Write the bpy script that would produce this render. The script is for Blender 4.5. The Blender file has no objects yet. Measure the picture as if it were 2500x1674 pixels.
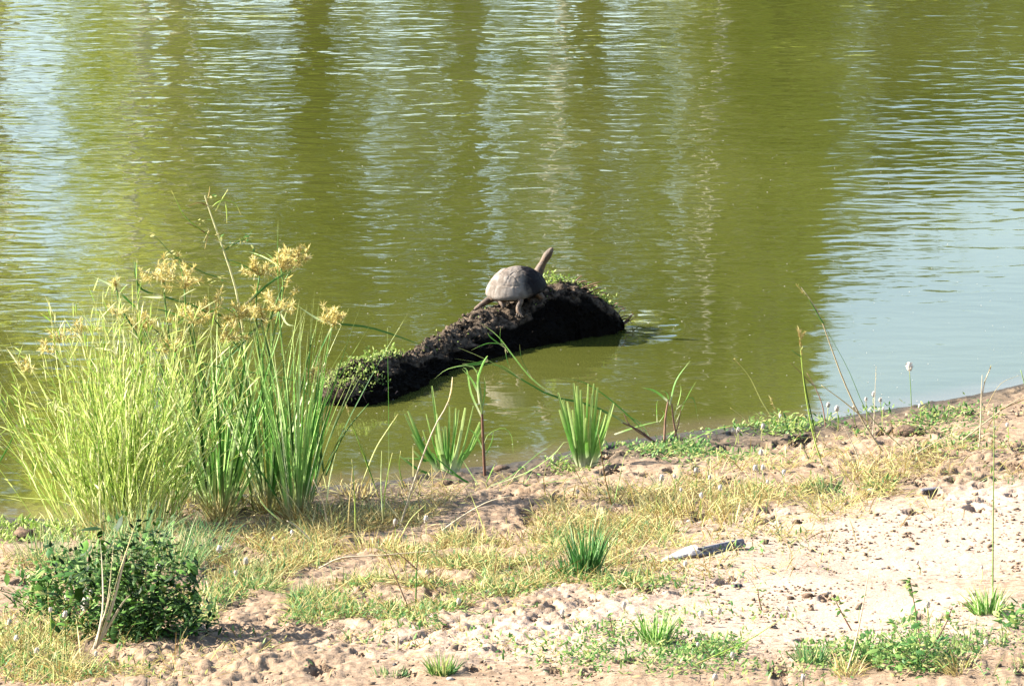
import bpy, math, random
import numpy as np
from mathutils import Vector

random.seed(7)
RNG = np.random.default_rng(7)
SC = bpy.context.scene
COL = SC.collection
R = math.radians

# ------------------------------------------------------------------ camera, sky, sun, exposure
DIST, DEPR, HFOV = 30.0, R(10.0), R(8.0)
CAM = np.array([0.0, -DIST * math.cos(DEPR), DIST * math.sin(DEPR)])
FWD = np.array([0.0, math.cos(DEPR), -math.sin(DEPR)])
UP = np.array([0.0, math.sin(DEPR), math.cos(DEPR)])
KPX = 2 * math.tan(HFOV / 2) / 2500.0
cam = bpy.data.cameras.new('camera')
cam.sensor_width = 36
cam.lens = 18 / math.tan(HFOV / 2)
cam.clip_start, cam.clip_end = 0.5, 3000
cam_o = bpy.data.objects.new('camera', cam)
COL.objects.link(cam_o)
cam_o.location = CAM
cam_o.rotation_euler = (math.pi / 2 - DEPR, 0, 0)
SC.camera = cam_o

SUN_EL, SUN_AZ = R(31), R(-80)          # azimuth clockwise from +Y (away from the viewer)
world = bpy.data.worlds.new('World')
SC.world = world
world.use_nodes = True
wn = world.node_tree
sky = wn.nodes.new('ShaderNodeTexSky')
sky.sky_type = 'NISHITA'
sky.sun_disc = False
sky.sun_elevation, sky.sun_rotation = SUN_EL, SUN_AZ
sky.air_density, sky.dust_density = 1.0, 1.0
wn.links.new(sky.outputs[0], wn.nodes['Background'].inputs[0])
wn.nodes['Background'].inputs[1].default_value = 0.08
sun = bpy.data.lights.new('sun', 'SUN')
sun.energy, sun.angle, sun.color = 5.0, R(0.5), (1.0, 0.95, 0.87)
sun_o = bpy.data.objects.new('sun', sun)
COL.objects.link(sun_o)
S_DIR = Vector((math.sin(SUN_AZ) * math.cos(SUN_EL), math.cos(SUN_AZ) * math.cos(SUN_EL), math.sin(SUN_EL)))
sun_o.rotation_euler = S_DIR.to_track_quat('Z', 'Y').to_euler()
vs = SC.view_settings
vs.view_transform, vs.look, vs.gamma, vs.use_curve_mapping = 'Standard', 'None', 1.0, False
vs.exposure = 2.25
SC.cycles.max_bounces = 6
SC.cycles.use_denoising = True

# ------------------------------------------------------------------ noise
def _h(ix, iy, seed):
    v = (ix.astype(np.int64) * 374761393 + iy.astype(np.int64) * 668265263 + seed * 1442695041) & 0xffffffff
    v = ((v ^ (v >> 13)) * 1274126177) & 0xffffffff
    v = ((v ^ (v >> 16)) * 2246822519) & 0xffffffff
    return ((v ^ (v >> 15)) & 0xffffff) / float(0xffffff)
def vn(x, y, seed=0):
    x, y = np.asarray(x, float), np.asarray(y, float)
    ix, iy = np.floor(x), np.floor(y)
    fx, fy = x - ix, y - iy
    fx, fy = fx * fx * (3 - 2 * fx), fy * fy * (3 - 2 * fy)
    a, b, c, d = _h(ix, iy, seed), _h(ix + 1, iy, seed), _h(ix, iy + 1, seed), _h(ix + 1, iy + 1, seed)
    return (a * (1 - fx) + b * fx) * (1 - fy) + (c * (1 - fx) + d * fx) * fy
def fbm(x, y, seed=0, o=4):
    s, a, t = 0, 1.0, 0
    for k in range(o):
        s = s + a * vn(np.asarray(x) * 2 ** k + 17 * k, np.asarray(y) * 2 ** k + 5 * k, seed + k)
        t += a
        a *= 0.5
    return s / t
def worley(x, y, seed=0):
    ix, iy = np.floor(x), np.floor(y)
    f1 = np.full(x.shape, 9.0)
    f2 = np.full(x.shape, 9.0)
    cid = np.zeros(x.shape)
    for i in (-1, 0, 1):
        for j in (-1, 0, 1):
            cx, cy = ix + i, iy + j
            d = np.hypot(cx + _h(cx, cy, seed) - x, cy + _h(cx, cy, seed + 9) - y)
            n = d < f1
            f2 = np.where(n, f1, np.minimum(f2, d))
            cid = np.where(n, _h(cx, cy, seed + 21), cid)
            f1 = np.where(n, d, f1)
    return f1, f2, cid
def sst(a, b, x):
    t = np.clip((np.asarray(x, float) - a) / (b - a), 0, 1)
    return t * t * (3 - 2 * t)

# ------------------------------------------------------------------ places: photo pixel -> point of the terrain
def ray(px, py):
    px, py = np.asarray(px, float), np.asarray(py, float)
    v = (px - 1250) * KPX
    w = (837 - py) * KPX
    d = FWD + v[..., None] * np.array([1.0, 0, 0]) + w[..., None] * UP
    return d
def on_z(px, py, z=0.0):
    d = ray(px, py)
    t = (z - CAM[2]) / d[..., 2]
    return CAM + d * t[..., None]
def on_y(px, py, y):
    d = ray(px, py)
    t = (y - CAM[1]) / d[..., 1]
    return CAM + d * np.asarray(t)[..., None]
def to_px(p):
    v = np.asarray(p) - CAM
    f = v @ FWD
    return 1250 + v[..., 0] / f / KPX, 837 - (v @ UP) / f / KPX

SHORE = [(-3000, 1290), (-600, 1275), (0, 1262), (160, 1262), (300, 1235), (430, 1215), (600, 1205), (780, 1188), (900, 1182), (1000, 1168), (1090, 1150), (1180, 1138),
         (1300, 1120), (1400, 1100), (1470, 1082), (1600, 1062), (1700, 1050), (1900, 1034), (2000, 1030), (2100, 1012),
         (2250, 995), (2400, 970), (2500, 946), (2700, 905), (3300, 860), (6000, 830)]
_sp = np.array([on_z(a, b) for a, b in SHORE])
def inland(x, y):
    ys = np.interp(x, _sp[:, 0], _sp[:, 1])
    ys = ys + (fbm(x * 3.1 + 40, np.asarray(x) * 0 + 3.3, 77, 3) - 0.5) * 0.16 + (fbm(x * 9, np.asarray(y) * 9, 78, 2) - .5) * 0.05
    return ys - y
def ground_h(x, y):
    x, y = np.asarray(x, float), np.asarray(y, float)
    d = inland(x, y)
    dp = np.maximum(d, 0)
    h = 0.022 * (1 - np.exp(-dp / .15)) + 0.045 * dp + 0.15 * np.maximum(dp - 7, 0)
    h = h + 0.04 * sst(0.9, 2.0, x) * np.exp(-((d - .55) / .45) ** 2)
    h = h + (fbm(x * 1.3, y * 1.3, 5, 3) - .5) * .07 * sst(0, .8, d)
    dn = np.minimum(d, 0)
    h = h + np.maximum(dn * 0.22, -1.3)
    far = sst(33, 36, y) * np.minimum((y - 33) * .38, 3.2) + 0.03 * np.maximum(y - 60, 0)
    h = h + np.where(y > 33, far, 0)
    return h
def G(px, py):
    """pixel(s) of the photo -> point of the ground seen there"""
    z = np.zeros(np.shape(px))
    for _ in range(10):
        p = on_z(px, py, z)
        z = 0.5 * z + 0.5 * np.maximum(ground_h(p[..., 0], p[..., 1]), -0.02)
    p[..., 2] = z
    return p

# ------------------------------------------------------------------ node helpers / materials
def new_mat(name):
    m = bpy.data.materials.new(name)
    m.use_nodes = True
    t = m.node_tree
    b = t.nodes['Principled BSDF']
    return m, t, b
def nd(t, typ, **kw):
    n = t.nodes.new(typ)
    for k, v in kw.items():
        if k.startswith('i_'):
            n.inputs[k[2:].replace('_', ' ')].default_value = v
        else:
            setattr(n, k, v)
    return n
def ln(t, a, b): t.links.new(a, b)
def mathn(t, op, a, b=None, c=None, clamp=False):
    n = t.nodes.new('ShaderNodeMath'); n.operation = op; n.use_clamp = clamp
    for i, v in enumerate((a, b, c)):
        if v is None: continue
        if isinstance(v, (int, float)): n.inputs[i].default_value = v
        else: ln(t, v, n.inputs[i])
    return n.outputs[0]
def mixc(t, f, a, b, mode='MIX'):
    n = t.nodes.new('ShaderNodeMix'); n.data_type = 'RGBA'; n.blend_type = mode
    if isinstance(f, (int, float)): n.inputs[0].default_value = f
    else: ln(t, f, n.inputs[0])
    for i, v in ((6, a), (7, b)):
        if isinstance(v, tuple): n.inputs[i].default_value = (*v, 1)
        else: ln(t, v, n.inputs[i])
    return n.outputs[2]
def maprange(t, v, a, b, c=0.0, d=1.0):
    n = t.nodes.new('ShaderNodeMapRange'); n.clamp = True; n.interpolation_type = 'SMOOTHSTEP'
    ln(t, v, n.inputs[0])
    for i, q in enumerate((a, b, c, d)): n.inputs[i + 1].default_value = q
    return n.outputs[0]
def attr(t, name):
    n = t.nodes.new('ShaderNodeAttribute'); n.attribute_name = name
    return n.outputs['Fac']
def pos_scaled(t, sx, sy, sz):
    g = t.nodes.new('ShaderNodeNewGeometry')
    m = t.nodes.new('ShaderNodeVectorMath'); m.operation = 'MULTIPLY'
    ln(t, g.outputs['Position'], m.inputs[0]); m.inputs[1].default_value = (sx, sy, sz)
    return m.outputs[0]
def noise(t, vec, scale=1.0, detail=3.0, rough=0.5, dist=0.0):
    n = t.nodes.new('ShaderNodeTexNoise'); n.inputs['Scale'].default_value = scale
    n.inputs['Detail'].default_value = detail; n.inputs['Roughness'].default_value = rough
    n.inputs['Distortion'].default_value = dist
    ln(t, vec, n.inputs['Vector'])
    return n.outputs['Fac']
def ramp(t, f, stops):
    n = t.nodes.new('ShaderNodeValToRGB')
    e = n.color_ramp.elements
    while len(e) < len(stops): e.new(0.5)
    for el, (p, c) in zip(e, stops):
        el.position = p; el.color = (*c, 1)
    ln(t, f, n.inputs[0])
    return n.outputs[0]

def plant_mat(name, stops, base=None, tip=None, trans=0.35, rough=0.5):
    """leaf or stalk: colour runs over the plant by 'rnd', towards its base and tip by 't'"""
    m, t, b = new_mat(name)
    c = ramp(t, attr(t, 'rnd'), stops)
    tt = attr(t, 't')
    if base: c = mixc(t, maprange(t, tt, 0.0, 0.28, 1.0, 0.0), c, base)
    if tip: c = mixc(t, maprange(t, tt, 0.7, 1.0, 0.0, 0.85), c, tip)
    nz = noise(t, pos_scaled(t, 60, 60, 60), 1, 2)
    c = mixc(t, maprange(t, nz, .3, .7, 0.0, .35), c, mixc(t, 1.0, c, (.55, .5, .45), 'MULTIPLY'))
    ln(t, c, b.inputs['Base Color'])
    b.inputs['Roughness'].default_value = rough
    b.inputs['Specular IOR Level'].default_value = 0.18
    tr = t.nodes.new('ShaderNodeBsdfTranslucent'); ln(t, c, tr.inputs[0])
    mx = t.nodes.new('ShaderNodeMixShader'); mx.inputs[0].default_value = trans
    ln(t, b.outputs[0], mx.inputs[1]); ln(t, tr.outputs[0], mx.inputs[2])
    ln(t, mx.outputs[0], t.nodes['Material Output'].inputs[0])
    return m

M = {}
M['reed_yellow'] = plant_mat('reed_yellow', [(0, (.05, .12, .015)), (.25, (.26, .42, .06)), (.65, (.52, .62, .16)), (1, (.80, .78, .44))], base=(.40, .38, .14), tip=(.66, .60, .26), trans=.36)
M['reed_green'] = plant_mat('reed_green', [(0, (.02, .07, .012)), (.4, (.10, .27, .04)), (.7, (.34, .54, .14)), (1, (.74, .80, .45))], base=(.38, .34, .17), tip=(.44, .48, .16), trans=.32)
M['sheath_green'] = plant_mat('sheath_green', [(0, (.07, .20, .03)), (.5, (.19, .38, .07)), (1, (.42, .52, .20))], base=(.60, .60, .38), tip=(.34, .44, .13))
M['sedge_stem'] = plant_mat('sedge_stem', [(0, (.04, .12, .02)), (.6, (.09, .19, .035)), (1, (.25, .33, .10))], trans=.1)
M['umbel'] = plant_mat('umbel', [(0, (.36, .28, .07)), (.5, (.60, .50, .17)), (1, (.80, .74, .40))], trans=.45)
M['forb_stem'] = plant_mat('forb_stem', [(0, (.58, .56, .30)), (1, (.66, .64, .36))], trans=.2)
M['straw'] = plant_mat('straw', [(0, (.18, .11, .035)), (.3, (.38, .28, .09)), (.7, (.62, .53, .25)), (1, (.34, .38, .09))], trans=.3)
M['pale_straw'] = plant_mat('pale_straw', [(0, (.36, .30, .17)), (1, (.55, .48, .34))], trans=.15)
M['herb_dark'] = plant_mat('herb_dark', [(0, (.008, .024, .003)), (.5, (.028, .08, .009)), (.85, (.11, .23, .035)), (1, (.22, .32, .10))], trans=.15, rough=.6)
M['herb_green'] = plant_mat('herb_green', [(0, (.05, .14, .035)), (.4, (.12, .25, .055)), (.8, (.33, .42, .13)), (1, (.52, .46, .18))], trans=.35)
M['grass_blue'] = plant_mat('grass_blue', [(0, (.05, .15, .05)), (.5, (.14, .27, .09)), (.8, (.38, .44, .18)), (1, (.55, .48, .24))], base=(.25, .25, .12), trans=.3)
M['grass_dark'] = plant_mat('grass_dark', [(0, (.015, .06, .015)), (.5, (.055, .18, .04)), (.85, (.14, .32, .08)), (1, (.30, .40, .2))], base=(.12, .14, .05), trans=.2)
M['moss'] = plant_mat('moss', [(0, (.08, .16, .02)), (.5, (.24, .34, .06)), (1, (.50, .56, .20))], trans=.4)
M['brown_stem'] = plant_mat('brown_stem', [(0, (.12, .06, .04)), (1, (.26, .15, .10))], trans=.05)
M['flower_white'] = plant_mat('flower_white', [(0, (.42, .38, .31)), (1, (.60, .56, .49))], trans=.2, rough=.8)
M['tree_leaf_bright'] = plant_mat('tree_leaf_bright', [(0, (.05, .075, .01)), (.35, (.26, .33, .035)), (.8, (.62, .68, .10)), (1, (.80, .76, .28))], trans=.5)
M['tree_leaf_dark'] = plant_mat('tree_leaf_dark', [(0, (.030, .04, .006)), (.45, (.13, .15, .022)), (1, (.46, .44, .10))], trans=.45)
def flat_mat(name, c1, c2, scale=20, rough=.8, bump=.0, detail=4, spec=.3, sc3=(1, 1, 1)):
    m, t, b = new_mat(name)
    v = pos_scaled(t, *sc3)
    n = noise(t, v, scale, detail, .6)
    ln(t, mixc(t, maprange(t, n, .3, .7), c1, c2), b.inputs['Base Color'])
    b.inputs['Roughness'].default_value = rough
    b.inputs['Specular IOR Level'].default_value = spec
    if bump:
        bp = t.nodes.new('ShaderNodeBump'); bp.inputs['Distance'].default_value = bump
        ln(t, noise(t, v, scale * 3, 4, .6), bp.inputs['Height']); ln(t, bp.outputs[0], b.inputs['Normal'])
    return m
M['bark'] = flat_mat('bark', (.30, .27, .20), (.52, .47, .38), 3, .9)
M['bark_dark'] = flat_mat('bark_dark', (.07, .06, .045), (.15, .12, .09), 3, .9)
M['grey_wood'] = flat_mat('grey_wood', (.07, .065, .07), (.22, .21, .22), 90, .8, .002)
M['white_wood'] = flat_mat('white_wood', (.36, .33, .29), (.55, .52, .47), 60, .8, .002)
M['dropping'] = flat_mat('dropping', (.018, .017, .018), (.06, .055, .055), 120, .6, .001)
M['stone'] = flat_mat('stone', (.22, .175, .135), (.36, .31, .26), 50, .8, .001)
M['clod'] = flat_mat('clod', (.075, .05, .028), (.26, .185, .12), 25, .95, .002)
M['claw'] = flat_mat('claw', (.05, .04, .03), (.14, .11, .08), 90, .5)
M['eye'] = flat_mat('eye', (.01, .01, .01), (.02, .02, .015), 90, .1, spec=.8)

# ground
def ground_material():
    m, t, b = new_mat('bank_soil')
    p = pos_scaled(t, 1, 1, 1)
    n1 = noise(t, p, 3.2, 5, .6)
    n2 = noise(t, p, 28, 5, .65)
    n3 = noise(t, p, 120, 3, .6)
    dry = mixc(t, maprange(t, n2, .3, .7), (.155, .10, .058), (.265, .185, .118))
    pale = mixc(t, maprange(t, n3, .3, .7), (.27, .185, .130), (.385, .285, .21))
    c = mixc(t, maprange(t, mathn(t, 'ADD', attr(t, 'pale'), mathn(t, 'MULTIPLY', mathn(t, 'SUBTRACT', n2, .5), 1.0)), .25, .75), dry, pale)
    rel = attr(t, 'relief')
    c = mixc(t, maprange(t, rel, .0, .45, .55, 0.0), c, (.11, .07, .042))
    mud = mixc(t, maprange(t, n2, .35, .65), (.050, .035, .021), (.13, .092, .056))
    wet = attr(t, 'wet')
    c = mixc(t, maprange(t, mathn(t, 'ADD', wet, mathn(t, 'MULTIPLY', mathn(t, 'SUBTRACT', n1, .5), .6)), .22, .62), c, mud)
    c = mixc(t, maprange(t, mathn(t, 'ADD', wet, mathn(t, 'MULTIPLY', mathn(t, 'SUBTRACT', n1, .5), .25)), .70, .93), c, (.040, .030, .018))
    c = mixc(t, attr(t, 'far'), c, mixc(t, maprange(t, n1, .3, .7), (.12, .13, .035), (.30, .25, .12)))
    ln(t, c, b.inputs['Base Color'])
    ln(t, maprange(t, wet, .7, 1.0, .95, .45), b.inputs['Roughness'])
    b.inputs['Specular IOR Level'].default_value = .25
    bp = t.nodes.new('ShaderNodeBump'); bp.inputs['Distance'].default_value = .006
    ln(t, mathn(t, 'ADD', n2, mathn(t, 'MULTIPLY', n3, .5)), bp.inputs['Height'])
    ln(t, bp.outputs[0], b.inputs['Normal'])
    return m
def water_material():
    m, t, b = new_mat('pond_water')
    g = t.nodes.new('ShaderNodeNewGeometry')
    sp = t.nodes.new('ShaderNodeSeparateXYZ'); ln(t, g.outputs['Position'], sp.inputs[0])
    X, Y = sp.outputs[0], sp.outputs[1]
    big = noise(t, pos_scaled(t, .5, .25, 1), 1, 2, .5)
    body = mixc(t, maprange(t, big, .3, .7), (.043, .048, .008), (.060, .064, .013))
    sh = attr(t, 'shallow')
    body = mixc(t, maprange(t, sh, .2, 1.0, 0, .8), body, (.10, .08, .042))
    ln(t, body, b.inputs['Base Color'])
    b.inputs['Roughness'].default_value = .03
    b.inputs['IOR'].default_value = 1.333
    # wind: full on the open pond, dying out in the lee of the bank
    wob = noise(t, pos_scaled(t, .8, .35, 1), 1, 3, .6)
    e = mathn(t, 'ADD', Y, mathn(t, 'MULTIPLY', mathn(t, 'SUBTRACT', wob, .5), 5.0))
    e = mathn(t, 'SUBTRACT', e, mathn(t, 'MULTIPLY', mathn(t, 'MAXIMUM', X, 0.0), 1.6))
    wind = maprange(t, e, -4.5, 3.5, .16, 1.0)
    # small turbulence past the tip of the log
    dx = mathn(t, 'MULTIPLY', mathn(t, 'SUBTRACT', X, TIP[0] + .10), 7.0)
    dy = mathn(t, 'MULTIPLY', mathn(t, 'SUBTRACT', Y, TIP[1] + .05), 2.5)
    dd = mathn(t, 'ADD', mathn(t, 'MULTIPLY', dx, dx), mathn(t, 'MULTIPLY', dy, dy))
    tip = maprange(t, dd, .1, 1.2, 4.5, 0.0)
    fine = mathn(t, 'ADD', wind, tip)
    h1 = noise(t, pos_scaled(t, .8, 2.4, 1), 1, 1, .5, .3)
    h2 = noise(t, pos_scaled(t, 2.2, 4.6, 1), 1, 0, .5, .5)
    h3 = noise(t, pos_scaled(t, 6.0, 9.5, 1), 1, 0, .5, .4)
    h4 = noise(t, pos_scaled(t, 13.0, 19.0, 1), 1, 0, .5, .3)
    gust = maprange(t, noise(t, pos_scaled(t, .55, .5, 1), 1, 2, .6, .6), .3, .7, .55, 1.5)
    fine = mathn(t, 'MULTIPLY', fine, gust)
    a = mathn(t, 'MULTIPLY', h1, .0016)
    c2 = mathn(t, 'MULTIPLY', mathn(t, 'MULTIPLY', h2, .0020), fine)
    c3 = mathn(t, 'MULTIPLY', mathn(t, 'MULTIPLY', h3, .0022), fine)
    c4 = mathn(t, 'MULTIPLY', mathn(t, 'MULTIPLY', h4, .0007), fine)
    hh = mathn(t, 'ADD', mathn(t, 'ADD', a, c4), mathn(t, 'ADD', c2, c3))
    bp = t.nodes.new('ShaderNodeBump'); bp.inputs['Distance'].default_value = 1.0
    ln(t, hh, bp.inputs['Height']); ln(t, bp.outputs[0], b.inputs['Normal'])
    return m
def mud_material():
    m, t, b = new_mat('wet_mud')
    n = noise(t, pos_scaled(t, 1, 1, 1), 35, 5, .65)
    c = mixc(t, maprange(t, n, .3, .7), (.003, .0022, .0016), (.115, .086, .060))
    c = mixc(t, maprange(t, attr(t, 'damp'), .2, .8), c, (.004, .003, .002))  # near-black for damp mud and the painted shade of the front
    ln(t, c, b.inputs['Base Color'])
    b.inputs['Roughness'].default_value = .9
    b.inputs['Specular IOR Level'].default_value = .04
    bp = t.nodes.new('ShaderNodeBump'); bp.inputs['Distance'].default_value = .006
    ln(t, noise(t, pos_scaled(t, 1, 1, 1), 80, 4, .7), bp.inputs['Height']); ln(t, bp.outputs[0], b.inputs['Normal'])
    return m

# ------------------------------------------------------------------ objects
def tag(o, label=None, cat=None, group=None, kind=None):
    for k, v in (('label', label), ('category', cat), ('group', group), ('kind', kind)):
        if v: o[k] = v
    return o
def empty(name, loc, label, cat, group=None):
    o = bpy.data.objects.new(name, None); COL.objects.link(o)
    o.location = loc; o.empty_display_size = .05
    return tag(o, label, cat, group)
def link_mesh(name, me, mat, parent=None, loc=(0, 0, 0)):
    o = bpy.data.objects.new(name, me); COL.objects.link(o)
    if mat and not me.materials: me.materials.append(mat)
    if parent: o.parent = parent
    else: o.location = loc
    return o
def np_mesh(name, v, quads=None, tris=None, attrs=None, smooth=False):
    me = bpy.data.meshes.new(name)
    v = np.ascontiguousarray(v, dtype=np.float32).reshape(-1, 3)
    q = np.zeros((0, 4), int) if quads is None else np.asarray(quads).reshape(-1, 4)
    r = np.zeros((0, 3), int) if tris is None else np.asarray(tris).reshape(-1, 3)
    li = np.concatenate([q.ravel(), r.ravel()]).astype(np.int32)
    ls = np.concatenate([np.arange(len(q)) * 4, len(q) * 4 + np.arange(len(r)) * 3]).astype(np.int32)
    me.vertices.add(len(v)); me.vertices.foreach_set('co', v.ravel())
    me.loops.add(len(li)); me.loops.foreach_set('vertex_index', li)
    me.polygons.add(len(ls)); me.polygons.foreach_set('loop_start', ls)
    me.update(calc_edges=True)
    if smooth: me.polygons.foreach_set('use_smooth', np.ones(len(ls), bool))
    for k, a in (attrs or {}).items():
        at = me.attributes.new(k, 'FLOAT', 'POINT'); at.data.foreach_set('value', np.asarray(a, np.float32).ravel())
    return me
class Geo:
    def __init__(s): s.v, s.q, s.t_, s.r, s.tt, s.n = [], [], [], [], [], 0
    def add(s, v, q=None, t=None, rnd=.5, tt=.5):
        v = np.asarray(v, float).reshape(-1, 3); k = len(v)
        s.v.append(v)
        if q is not None and len(q): s.q.append(np.asarray(q).reshape(-1, 4) + s.n)
        if t is not None and len(t): s.t_.append(np.asarray(t).reshape(-1, 3) + s.n)
        s.r.append(np.broadcast_to(np.asarray(rnd, float).ravel(), (k,))); s.tt.append(np.broadcast_to(np.asarray(tt, float).ravel(), (k,)))
        s.n += k
    def build(s, name, mat, parent=None, origin=(0, 0, 0), smooth=False):
        v = np.concatenate(s.v) - np.asarray(origin, float)
        me = np_mesh(name, v, np.concatenate(s.q) if s.q else None, np.concatenate(s.t_) if s.t_ else None,
                     {'rnd': np.concatenate(s.r), 't': np.concatenate(s.tt)}, smooth)
        return link_mesh(name, me, mat, parent, origin)
    # --- flat or folded leaves, many at once.  P (N,K,3), W (N,K)
    def ribbons(s, P, W, rnd=None, fold=.25, side=None):
        P = np.asarray(P, float); N_, K = P.shape[:2]
        W = np.broadcast_to(np.asarray(W, float), (N_, K))
        rnd = RNG.random(N_) if rnd is None else np.broadcast_to(rnd, (N_,))
        T = P[:, -1] - P[:, 0]
        if side is None:
            a = RNG.random(N_) * 2 * math.pi
            side = np.stack([np.cos(a), np.sin(a), RNG.normal(0, .15, N_)], 1)
        T = T / (np.linalg.norm(T, axis=1, keepdims=True) + 1e-9)
        side = side - (side * T).sum(1, keepdims=True) * T
        side /= np.linalg.norm(side, axis=1, keepdims=True) + 1e-9
        nrm = np.cross(T, side)
        if fold:
            L = P - side[:, None] * W[..., None] / 2; Rr = P + side[:, None] * W[..., None] / 2
            Mi = P + nrm[:, None] * W[..., None] * fold
            V = np.stack([L, Mi, Rr], 2); c = 3
        else:
            V = np.stack([P - side[:, None] * W[..., None] / 2, P + side[:, None] * W[..., None] / 2], 2); c = 2
        b = (np.arange(N_)[:, None, None] * K + np.arange(K - 1)[None, :, None]) * c + np.arange(c - 1)[None, None]
        q = np.stack([b, b + 1, b + 1 + c, b + c], -1).reshape(-1, 4)
        tt = np.broadcast_to(np.linspace(0, 1, K)[None, :, None], (N_, K, c))
        s.add(V.reshape(-1, 3), q, None, np.repeat(rnd, K * c), tt.reshape(-1))
    def tubes(s, P, Rad, rnd=None, n=3):
        P = np.asarray(P, float); N_, K = P.shape[:2]
        Rad = np.broadcast_to(np.asarray(Rad, float), (N_, K))
        rnd = RNG.random(N_) if rnd is None else np.broadcast_to(rnd, (N_,))
        T = np.gradient(P, axis=1); T /= np.linalg.norm(T, axis=2, keepdims=True) + 1e-9
        ref = np.where(np.abs((P[:, -1] - P[:, 0])[:, 2:3]) > .7 * np.linalg.norm(P[:, -1] - P[:, 0], axis=1, keepdims=True), [[1., 0.1, 0]], [[0., 0.1, 1]])[:, None]
        A = np.cross(T, ref); A /= np.linalg.norm(A, axis=2, keepdims=True) + 1e-9
        B = np.cross(T, A)
        ang = np.arange(n) * 2 * math.pi / n
        V = P[:, :, None] + Rad[:, :, None, None] * (A[:, :, None] * np.cos(ang)[:, None] + B[:, :, None] * np.sin(ang)[:, None])
        i = (np.arange(N_)[:, None, None] * K + np.arange(K - 1)[None, :, None]) * n
        j = np.arange(n)[None, None]; j2 = (j + 1) % n
        q = np.stack([i + j, i + j2, i + n + j2, i + n + j], -1).reshape(-1, 4)
        tt = np.broadcast_to(np.linspace(0, 1, K)[None, :, None], (N_, K, n))
        s.add(V.reshape(-1, 3), q, None, np.repeat(rnd, K * n), tt.reshape(-1))
        if n > 3 and N_ == 1:
            s.q.append(np.array([[s.n - n, s.n - n + 1, s.n - 2, s.n - 1]])) if n == 4 else None
    def leaves(s, C, L, W, up=.3, rnd=None, droop=.0, az=None):
        """pointed oval leaves, centred base C (N,3)"""
        N_ = len(C); L = np.broadcast_to(L, (N_,)); 
        az = RNG.random(N_) * 2 * math.pi if az is None else az
        el = RNG.normal(up, .45, N_)
        d = np.stack([np.cos(az) * np.cos(el), np.sin(az) * np.cos(el), np.sin(el)], 1)
        t = np.array([0, .35, .7, 1.0])
        P = C[:, None] + d[:, None] * t[None, :, None] * L[:, None, None]
        P[..., 2] -= droop * (t ** 2)[None] * L[:, None]
        w = np.array([.15, 1, .75, .04])[None] * np.broadcast_to(W, (N_,))[:, None]
        sd = np.stack([-np.sin(az), np.cos(az), RNG.normal(0, .4, N_)], 1)
        s.ribbons(P, w, rnd, .12, sd)
    def blob(s, c, r, rnd=.5, squash=.7, n=7, m=5, jit=.25):
        th = np.linspace(0, math.pi, m)[1:-1]; ph = np.arange(n) * 2 * math.pi / n
        V = [[0, 0, 1]] + [[math.sin(a) * math.cos(b), math.sin(a) * math.sin(b), math.cos(a)] for a in th for b in ph] + [[0, 0, -1]]
        V = np.array(V); V *= (1 + RNG.normal(0, jit, (len(V), 1)))
        r3 = np.ones(3) * r if np.isscalar(r) else np.asarray(r)
        V = V * r3 * [1, 1, squash] + c
        q, t = [], []
        rows = len(th)
        for j in range(n):
            k = (j + 1) % n
            t.append([0, 1 + j, 1 + k]); t.append([1 + rows * n, 1 + (rows - 1) * n + k, 1 + (rows - 1) * n + j])
            for i in range(rows - 1):
                q.append([1 + i * n + j, 1 + (i + 1) * n + j, 1 + (i + 1) * n + k, 1 + i * n + k])
        s.add(V, q, t, rnd, np.clip((V[:, 2] - V[:, 2].min()) / (np.ptp(V[:, 2]) + 1e-6), 0, 1))

def smooth_line(pts, K):
    """Catmull-Rom through 3-D points, K samples"""
    P = np.asarray(pts, float)
    if len(P) == 2: return P[0] + (P[1] - P[0]) * np.linspace(0, 1, K)[:, None]
    Q = np.vstack([2 * P[0] - P[1], P, 2 * P[-1] - P[-2]])
    u = np.linspace(0, len(P) - 1 - 1e-6, K); i = u.astype(int); f = (u - i)[:, None]
    a, b, c, d = Q[i], Q[i + 1], Q[i + 2], Q[i + 3]
    return .5 * ((2 * b) + (-a + c) * f + (2 * a - 5 * b + 4 * c - d) * f ** 2 + (-a + 3 * b - 3 * c + d) * f ** 3)
def arcs(base, az, lean, L, curve, K=7):
    """growing blades as arcs: lean from the vertical grows along the blade"""
    N_ = len(base); s = np.linspace(0, 1, K)
    P = np.zeros((N_, K, 3)); P[:, 0] = base
    for k in range(1, K):
        th = lean + curve * (s[k] + s[k - 1]) / 2
        st = L / (K - 1)
        P[:, k] = P[:, k - 1] + np.stack([np.sin(th) * np.cos(az) * st, np.sin(th) * np.sin(az) * st, np.cos(th) * st], 1)
    return P
def path_px(pts, y0=None, dy=0.0, K=10):
    """points traced along a stalk, standing at the distance of its foot and leaning dy on the way up"""
    if y0 is None:
        b = G(*map(float, pts[0])); y0 = b[1]
    n = len(pts)
    return smooth_line([on_y(float(a), float(b), y0 + dy * i / max(1, n - 1)) for i, (a, b) in enumerate(pts)], K)

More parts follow.
